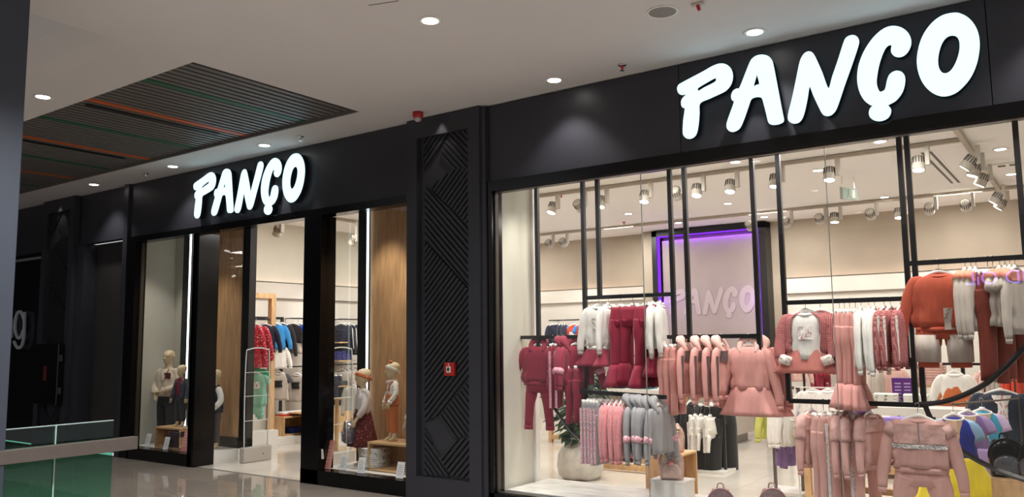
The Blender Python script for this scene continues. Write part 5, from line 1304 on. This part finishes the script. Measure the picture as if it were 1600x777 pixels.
hang('red_dress', Vector((-10.3, y_b-.30, 1.955)), 40, 'red patterned dress hanging in the oak frame', s=1.0); hang('red_dress', Vector((-10.3, y_b-.42, 1.955)), 40, 'second red patterned dress behind the first in the oak frame', s=1.0)
hang('green_top', Vector((-10.3, y_b-.30, 1.325)), 40, 'green top behind the mint pyjamas in the oak frame', s=1.0); hang('mint_set', Vector((-10.26, y_b-.32, 1.24)), 42, 'mint green pyjamas with penguin-like print in the oak frame'.replace('penguin-like', 'grey'), s=.95)
hang('navy_top', Vector((-10.3, y_b-.12, 1.955)), 50, 'dark tee at the right end inside the oak frame', s=.9)
# low white platform + wooden cube
plat = thing('low_platform', 'low white platform along the left wall inside the shop', 'platform', (LX+.5, 10.2, 0)); box('body', WHITE, -.36, .16, -2.4, 2.6, 0, .12, plat, bevel=.003); 
c = L(443, 668, -10.85)
t = thing('wooden_cube_shelf', 'open wooden cube on the low platform with folded red tops', 'shelf', (-10.85, 8.92, .12)); a, b, h = .19, .30, .30
MB().box(-a, a, -b, b, h-.02, h).box(-a, a, -b, -b+.02, 0, h-.02).box(-a, a, b-.02, b, 0, h-.02).box(-a, a, -b+.02, b-.02, 0, .02).build('carcass', OAKL, t); box('back', OAKL, -a, -a+.015, -b, b, 0, h, t)
folded('red and white folded top, {} on the wooden cube, left pile', (-10.85, 8.80, .422), 2, ORG, .22, .2, .03, None, 1.5, OFFW); folded('red folded top, {} on the wooden cube, right pile', (-10.85, 9.05, .422), 2, RED, .22, .2, .03, None, 1.5, OFFW)
folded('blue folded top, {} inside the wooden cube', (-10.83, 8.95, .142), 2, BLUE, .22, .2, .04, None, 1.5)
# shelves and rails seen through the entrance window box
t = thing('wall_shelf_unit', 'black-framed shelf unit with oak shelves seen through the entrance window box', 'shelf', (WX, LR(520, 1.2).y, 0)); 
yc = t.location.y
y1_, y2_ = LR(509, 1.5).y-yc, LR(520, 1.5).y-yc+.38
box('post', BLKM, -.02, .02, y1_, y1_+.03, .12, 2.02, t); box('post', BLKM, -.02, .02, LR(519, 1.8).y-yc, LR(519, 1.8).y-yc+.04, .12, 2.02, t); box('top_bar', BLKM, -.02, .02, y1_, LR(519, 1.8).y-yc, 1.98, 2.02, t)
for z in (1.60, 1.28, .84): box('shelf', OAKL, -.16, .14, .02, .40, z-.02, z, t)
yy = yc+.2
folded('dark navy folded jeans, {} of the stack on the upper oak shelf', (WX, yy, 1.602), 3, NAVY, .26, .24, .07, 'folded jeans', 1.57)
folded('blue folded top, {} of the stack on the middle oak shelf', (WX, yy, 1.282), 3, pattern('blue_print', '4a4fa5', '222750', 'noise', 25, .5), .26, .24, .05, None, 1.57)
folded('dark folded top, {} of the stack on the lower oak shelf', (WX, yy, .842), 2, DGREY, .26, .24, .04, None, 1.57)
wallrail('upper wall rail with navy track jackets behind the entrance window box', LR(530, 2.0).y, 11.3, 2.0); wallrail('lower wall rail with grey garments behind the entrance window box', LR(528, 1.2).y, 11.3, 1.2)
hrow('navy_striped', (533, 539, 546), lambda px: LR(px, 2.0), 30, '{} navy track jacket with pale stripes seen through the entrance box', s=1.05)
hang('navy_top', LR(556, 2.0)+Vector((.05, 0, 0)), 35, 'navy sweatshirt with chest badge facing front behind the entrance box', s=1.15)
hrow('grey_small', (534, 541), lambda px: LR(px, 1.2), 30, '{} grey top on the lower rail behind the entrance box', s=1.1); hrow('greytee', (549, 556), lambda px: LR(px, 1.2), 30, '{} dark and grey top on the lower rail behind the entrance box', s=1.05)
hrow('navy_pants', (510, 517, 524), lambda px: LR(px, 1.1), 40, '{} dark jeans hanging low behind the left gate bar', s=1.0)
q = at(521, 668, X=-10.4)
t = thing('oak_bench', 'oak-fronted low bench behind the second security gate', 'bench', (-10.3, LR(525, .3, -10.3).y, 0)); box('front', OAKL, -.1, .0, -.6, .6, .12, .46, t); box('seat', OAKL, -.5, .0, -.6, .6, .46, .48, t); box('plinth', WHITE, -.5, -.02, -.6, .6, 0, .12, t)
q = at(548, 622, Y=8.6)
t = thing('small_white_table', 'small oak-legged table with red folded top behind the skirt mannequin', 'table', (q.x, 8.75, 0)); box('tabletop', OAKL, -.25, .35, -.25, .25, q.z-.03, q.z, t)
for sx in (-.22, .31):
    for sy in (-.22, .22): box('leg', OAKL, sx-.02, sx+.02, sy-.02, sy+.02, 0, q.z-.03, t)
folded('red folded top on the small table, {} one', (q.x+.08, 8.7, q.z+.002), 2, RED, .24, .2, .04); 
hang('grey_plain', at(552, 595, Y=8.5), 20, 'light grey top hanging behind the head of the skirt mannequin', s=.9)

# ------------------------------------------------------------------ back wall racks
BY = BACK-.42
def Bk(px, z, Y=BY): return Vector((xof(px, z-.1, Y), Y, z+.008))
def backrail(lab, px0, px1, z, Y=BY):
    a, b = xof(px0, z, Y), xof(px1, z, Y); t = thing('wall_rail', lab, 'clothes rail', ((a+b)/2, Y, z)); h = (b-a)/2
    MB().bar((-h, 0, 0), (h, 0, 0), .024).build('rail', BLKM, t)
    for q in (-1, 1): MB().bar((q*h*.96, 0, 0), (q*h*.96, BACK-.12-Y, 0), .018).build('bracket', BLKM, t)
backrail('thin black upper rail on the back wall, left half', 858, 1002, 1.98); backrail('thin black lower rail on the back wall, left half', 900, 1000, 1.28)
t = thing('shelf_post', 'tall thin black shelf post on the back wall left of the maroon trousers', 'shelf frame', (xof(939, 1.6, BY+.1), BY+.1, 0)); box('post', BLKM, -.035, .035, -.03, .03, 0, 1.5, t)
hrow('navy_top', (864, 869), lambda px: Bk(px, 1.97), 20, '{} navy printed pyjama top on the back wall rail', s=.9)
hrow('navy_top', (875, 879, 883), lambda px: Bk(px, 1.97), 70, '{} navy top edge-on on the back wall rail', s=.95)
hang('orange_set', Bk(897, 1.97), 5, 'orange-red pyjama top with blue sleeves and shorts on the back wall', s=1.05)
hang('orange_set', Bk(906, 1.97), 40, 'second orange-red and blue pyjama set right behind the first', s=1.0); hrow('cyan_top', (915, 921), lambda px: Bk(px, 1.97), 50, '{} bright blue top beside the orange pyjamas', s=.95)
hrow('navy_pants', (918, 922), lambda px: Bk(px, 1.27), 50, '{} navy trousers on the lower back wall rail', s=.85)
hrow('orange_top', (928, 932, 936), lambda px: Bk(px, 1.27), 60, '{} orange-red top on the lower back wall rail', s=.85)
hrow('black_skirt', (1003, 1010), lambda px: Bk(px, .95), 50, '{} dark garment low behind the grey hoodies', s=.7)
# folded teal/dark stack line behind the lower rail
q = at(905, 610, Y=11.0); table('dark-topped low table behind the plant with folded teal clothes', q.x-.6, q.x+1.6, 10.9, 11.6, .86, False)
for i, (dx, c, nm) in enumerate(((-.3, MINT, 'mint'), (.15, fab('3f7f8c', 'teal'), 'teal'), (.6, DNVY, 'dark navy'), (1.05, fab('3f7f8c', 'teal'), 'dusky teal'))):
    folded(nm+' folded clothes, {} of pile on the table behind the plant', (q.x+dx, 11.1, .862), 3, c, .32, .26, .045)
# right half of the back wall
backrail('thin black rail on the back wall behind the tee outfit', 1285, 1306, 1.92, BY-.2)
for pxv in (1206, 1229): pass
hrow('maroon_pants', (1275, 1284), lambda px: Bk(px, 1.48), 30, '{} maroon trousers on the back wall below the pink skirt', s=1.2)
hrow('red_top', (1290, 1297, 1303), lambda px: Bk(px, 1.40), 50, '{} red top on the back wall behind the pink flared trousers', s=.9)
backrail('black rail on the back wall behind the pink skirt', 1262, 1312, 1.38)
rail_stand('black floor rail with pale pink tops far behind the silver rail', (xof(1228, 1.42, 12.6), 12.6), (xof(1254, 1.42, 12.6), 12.6), 1.42, base=False)
hrow('pink_small', (1236, 1246), lambda px: Bk(px, 1.41, 12.6), 30, '{} pale pink top behind the silver rail', s=1.1)
hrow('grey_small', (1366, 1372, 1378), lambda px: Bk(px, 1.25, 11.8), 60, '{} grey and white top behind the tweed jackets', s=1.1)
hrow('pink_small', (1386, 1394), lambda px: Bk(px, 1.27, 11.8), 20, '{} salmon pink top beside the farther purple box', s=1.0)
rail_stand('black floor rail with grey and salmon tops behind the far table', (Bk(1360, 1.26, 11.8).x, 11.8), (Bk(1400, 1.26, 11.8).x, 11.8), 1.26, base=False)
# rails beyond the rust clothes
zb = at(1500, 569, Y=10.8).z
def Rr(px, Y=10.8): return Vector((xof(px, zb-.1, Y), Y, zb+.008))
t = rail_stand('long thin black rail at the right behind the costume dresses', (Rr(1455).x, 10.8), (Rr(1600).x+.5, 10.8), zb, base=False)
hang('blouse_apron', Rr(1496)+Vector((0, -.25, 0)), 4, 'white blouse with orange apron skirt behind the curved black rail', s=1.1)
hrow('pink_small', (1535, 1544), Rr, 50, '{} pale pink top on the thin rail at the right', s=1.0); hrow('grey_small', (1553, 1562, 1570), Rr, 60, '{} beige grey top on the thin rail at the right', s=1.0)
hrow('orange_top', (1578, 1585, 1592, 1599), Rr, 62, '{} orange-red top on the thin rail at the right', s=1.0)
zb2 = at(1560, 520, Y=10.8).z
rail_stand('upper thin black rail behind the rust tees', (xof(1540, zb2, 10.85), 10.85), (xof(1600, zb2, 10.85)+.5, 10.85), zb2, base=False)
hrow('amber_top', (1573, 1580, 1588, 1596), lambda px: Vector((xof(px, zb2-.1, 10.85), 10.85, zb2+.15)), 58, '{} amber patterned top behind the grey tees', s=.9)
t = thing('wall_shelf_unit', 'shelf unit with folded pale pink clothes behind the tall black frame', 'shelf', (Rr(1455).x, 10.9, 0))
zz1 = at(1455, 602, Y=10.9).z
box('shelf', OAKL, -.25, .3, -.16, .16, zz1-.025, zz1, t); box('post', BLKM, .3, .34, -.02, .02, 0, zb+.6, t); box('lower_shelf', OAKL, -.25, .3, -.16, .16, .5, .525, t)
folded('pale pink folded top, {} of the stack on the right shelf', (Rr(1452).x, 10.88, zz1+.002), 3, LPINK, .30, .26, .085)
q = at(1570, 715, Y=8.9); t = thing('oak_box_far', 'light-oak open crate under the dark denim jacket', 'box', (q.x, 9.0, 0)); t.name = 'wooden_crate'
MB().box(-.4, .4, -.2, .2, q.z-.02, q.z+.12).box(-.4, -.37, -.2, .2, 0, q.z).box(.37, .4, -.2, .2, 0, q.z).build('carcass', OAKL, t)

# ------------------------------------------------------------------ shop ceiling fittings
GTR = mat('track_paint', 'b3a999', .6)
def track(lab, a, b):
    t = thing('light_track', lab, 'light track', ((a[0]+b[0])/2, (a[1]+b[1])/2, SZ)); c = t.location
    A = Vector((a[0]-c.x, a[1]-c.y, -.027)); Bv = Vector((b[0]-c.x, b[1]-c.y, -.027)); MB().bar(A, Bv, .05, .04).build('profile', GTR, t)
    return t
ya = at(1250, 250, Z=SZ-.02).y; ya = 9.40; yb = at(1405, 320, Z=SZ-.03).y; yb = 12.95
track('long front ceiling track running along the shop window', (-7.8, ya), (-1.02, ya)); track('rear ceiling track near the back wall', (-9.6, yb), (1.0, yb)); track('ceiling track running towards the back at the right', (-1.0, 7.0), (-1.0, 13.4))
track('ceiling track near the left wall', (-10.0, 8.2), (-10.0, 11.8))
HEAD = None
def head(px, py, Y, lab, tilt=(0, 0), lit=True, s=1.0, power=0, X=None, dx=.09, grp='track spotlights'):
    p = at(px, py, Y=Y) if X is None else at(px, py, X=X)
    z = min(p.z, SZ-.22); global HEAD
    if HEAD is None:
        t = HEAD = thing('track_spotlight', lab, 'spotlight', (p.x, p.y, z), 0, grp)
        m = MB().lathe([(.03, .085), (.055, .08), (.062, .03), (.066, -.05), (.068, -.07), (.058, -.07), (.054, -.055)], 20); hd = m.build('lamp_head', GREY, t, True)
        f = MB()
        for k in range(14):
            a = 2*pi*k/14; c_, s_ = cos(a), sin(a); f.bar((c_*.060, s_*.060, .078), (c_*.0655, s_*.0655, .005), .010, .007)
        f.build('cooling_fins', FIN, hd); MB().lathe([(.056, -.064), (.056, -.068)], 18).build('lens', GLOW, hd)
        MB().box(dx-.022, dx+.022, -.03, .03, -.02, .20).build('driver_box', GREY, t, bevel=.004); MB().bar((.05, 0, 0), (dx-.015, 0, .0), .016).build('arm', GREY, t)
        k_ = t
    else:
        k_ = dup(HEAD, loc=(p.x, p.y, z), label=lab)
    for c_ in kids(k_):
        if c_.name.startswith('lamp_head'): c_.rotation_euler = (R(tilt[0]), R(tilt[1]), 0)
        if c_.name.startswith('driver_box'): c_.scale = (1, 1, (SZ-.04-z)/.20)
    if power:
        d = Matrix.Rotation(R(tilt[1]), 4, 'Y') @ Matrix.Rotation(R(tilt[0]), 4, 'X') @ Vector((0, 0, -1)) if 0 else Vector((-sin(R(tilt[1])), sin(R(tilt[0])), -1))
        spot('track_lamp', (p.x+d.x*.10, p.y+d.y*.10, z-.10), (p.x+d.x*3, p.y+d.y*3, z-3), power, WARM, 62, .7, .04)
FRT = [(863, 325, (-20, 8)), (905, 322, (60, 0)), (939, 315, (-18, 0)), (1007, 302, (-18, 0)), (1057, 300, (60, 10)), (1089, 297, (-18, 0)), (1141, 291, (-18, 0)), (1211, 281, (-12, 4)), (1296, 271, (-14, 0)), (1435, 257, (-14, 0))]
for i, (px, py, tl) in enumerate(FRT): head(px, py, ya, f'{ORD[i]} spotlight from the left on the front ceiling track', tl, power=34 if tl[0] < 0 else 0)
for i, (px, py, tl) in enumerate([(858, 372, (50, 0)), (880, 368, (50, 0)), (1171, 350, (60, 0)), (1228, 347, (60, 10)), (1281, 342, (60, 0)), (1304, 341, (-10, 0)), (1360, 335, (60, 0)), (1405, 334, (-12, 0)), (1452, 326, (60, 10)), (1509, 322, (60, 0))]):
    head(px, py, yb-.02, f'{ORD[i]} spotlight from the left on the rear ceiling track', tl, power=30 if tl[0] > 0 else 20)
for i, (px, py, tl) in enumerate([(1512, 235, (0, 40)), (1521, 252, (-5, 20)), (1533, 266, (0, 28)), (1556, 304, (0, 35)), (1563, 313, (0, 35))]):
    head(px, py, None, f'{ORD[i]} spotlight from the front on the track at the right', tl, power=26, X=-1.0)
head(434, 361, None, 'spotlight near the left wall seen above the entrance', (10, 40), X=-9.9, power=40); head(552, 376, None, 'spotlight near the left wall seen above the entrance window box', (10, 40), X=-9.9, power=40)
for y in (8.8, 9.6, 10.6, 11.4): spot('track_lamp', (-9.7, y, 3.3), (-11.1, y+.1, 1.4), 22, WARM, 60, .7, .04)
for px, py, lb in ((982, 334, 'between the front and rear tracks, above the maroon trousers'), (1278, 266, 'just behind the front track, left of the exit sign'), (1331, 297, 'right behind the exit sign'), (1382, 308, 'faint one right of the exit sign'),
                   (1060, 348, 'above the left corner of the logo panel'), (1137, 318, 'above the middle of the logo panel'), (1563, 233, 'nearest one right of the side track'), (1580, 272, 'second one right of the side track'),
                   (1149, 253, 'in front of the front track, left one'), (1375, 221, 'in front of the front track, right one'), (1194, 339, 'above the right corner of the logo panel'), (1053, 365, 'deepest one at the logo panel')):
    p = at(px, py, Z=SZ)
    if p.y < BACK-.3: downlight(p.x, p.y, SZ, 'recessed shop ceiling downlight '+lb, 'shop ceiling downlights', 0, .07)
# ceiling slot and grille beside the right track
t = thing('ceiling_slot_vent', 'long dark slot vent in the shop ceiling beside the right track', 'vent', (-1.45, 10.9, SZ)); box('slot', FIN, -.03, .0, -1.0, 1.3, -.004, 0, t); box('slot', FIN, .05, .08, -1.0, 1.3, -.004, 0, t); box('rim', CEILI, -.06, .11, -1.05, 1.35, -.002, 0, t)
p = at(1574, 256, Z=SZ); t = thing('ceiling_vent', 'small vent in the shop ceiling at the far right', 'vent', (p.x, p.y, SZ)); box('plate', CEILI, -.15, .15, -.1, .1, -.02, 0, t); box('slot', FIN, -.1, -.02, -.05, .05, -.024, -.02, t); box('slot', FIN, .02, .1, -.05, .05, -.024, -.02, t)
p = at(1326, 303, Y=10.6); t = thing('exit_sign', 'small hanging green exit sign with running figure above the shop floor', 'sign', p, R(62)); t.scale = (.85, .85, .85)
box('casing', mat('exit_case', '9fa394', .4), -.16, .16, -.015, .015, -.09, .09, t); box('face', mat('exit_face', '7f9a80', .4), -.15, .15, -.019, -.015, -.08, .08, t)
for s in (-1, 1): MB().bar((s*.12, 0, .09), (s*.12, 0, SZ-p.z), .006).build('hanger_rod', CHROME, t)
m = MB(); m.tube([(-.02, -.021, .03), (-.01, -.021, -.01), (-.04, -.021, -.05)], .008, 6); m.tube([(-.01, -.021, -.01), (.02, -.021, -.045)], .008, 6); m.lathe([(.001, -.012), (.012, 0), (.001, .012)], 8, (-.02, -.021, .05)); m.box(.05, .11, -.021, -.019, -.06, .06)
m.build('running_figure', mat('exit_white', 'e8efe4', .4), t)
for px, py, lb in ((877, 304, 'by the first track spotlight'), (1437, 306, 'right of the exit sign'), (975, 347, 'above the maroon trousers'), (1028, 347, 'left of the logo panel')):
    p = at(px, py, Z=SZ)
    if p.y < BACK: t = thing('sprinkler_head', 'small red sprinkler in the shop ceiling '+lb, 'sprinkler', (p.x, p.y, SZ), 0, 'shop sprinklers'); MB().lathe([(.03, 0), (.035, -.005), (.015, -.012)], 10).build('rose', mat('alarm_red', 'b02218'), t, True); MB().tube([(0, 0, -.01), (0, 0, -.045)], .011, 6).build('body', mat('alarm_red', 'b02218'), t)
# unseen spots inside the windows, power raised to brighten the mannequins
for x, y in ((-10.9, 6.62), (-10.2, 6.62), (-6.9, 6.8), (-6.3, 6.8)):
    spot('window_box_fill', (x, y-.05, 3.3), (x-.05, y+.05, .5), 80, (1, .95, .88), 75, .7, .05)
spot('window_box_fill', (-4.45, 6.9, 3.3), (-4.8, 6.95, 1.2), 14, (1, .93, .83), 75, .7, .05)
# neon sign on the opposite side of the mall, visible only as a reflection in the window
t = thing('neon_sign', 'purple neon lettering across the mall, seen only reflected in the right window', 'sign', (-1.4, -5.94, 2.6), pi)
box('mall_wall_far', mat('far_wall', '17171a', .8), -9, 9, .1, .22, -2.6, 2.8, t).name = 'backing_wall'
text_mesh('AND OiL', .38, .01, emis('neon_violet', '9a7bff', 22), t, (0, 0, 0), (pi/2, 0, 0), 'neon_tube')
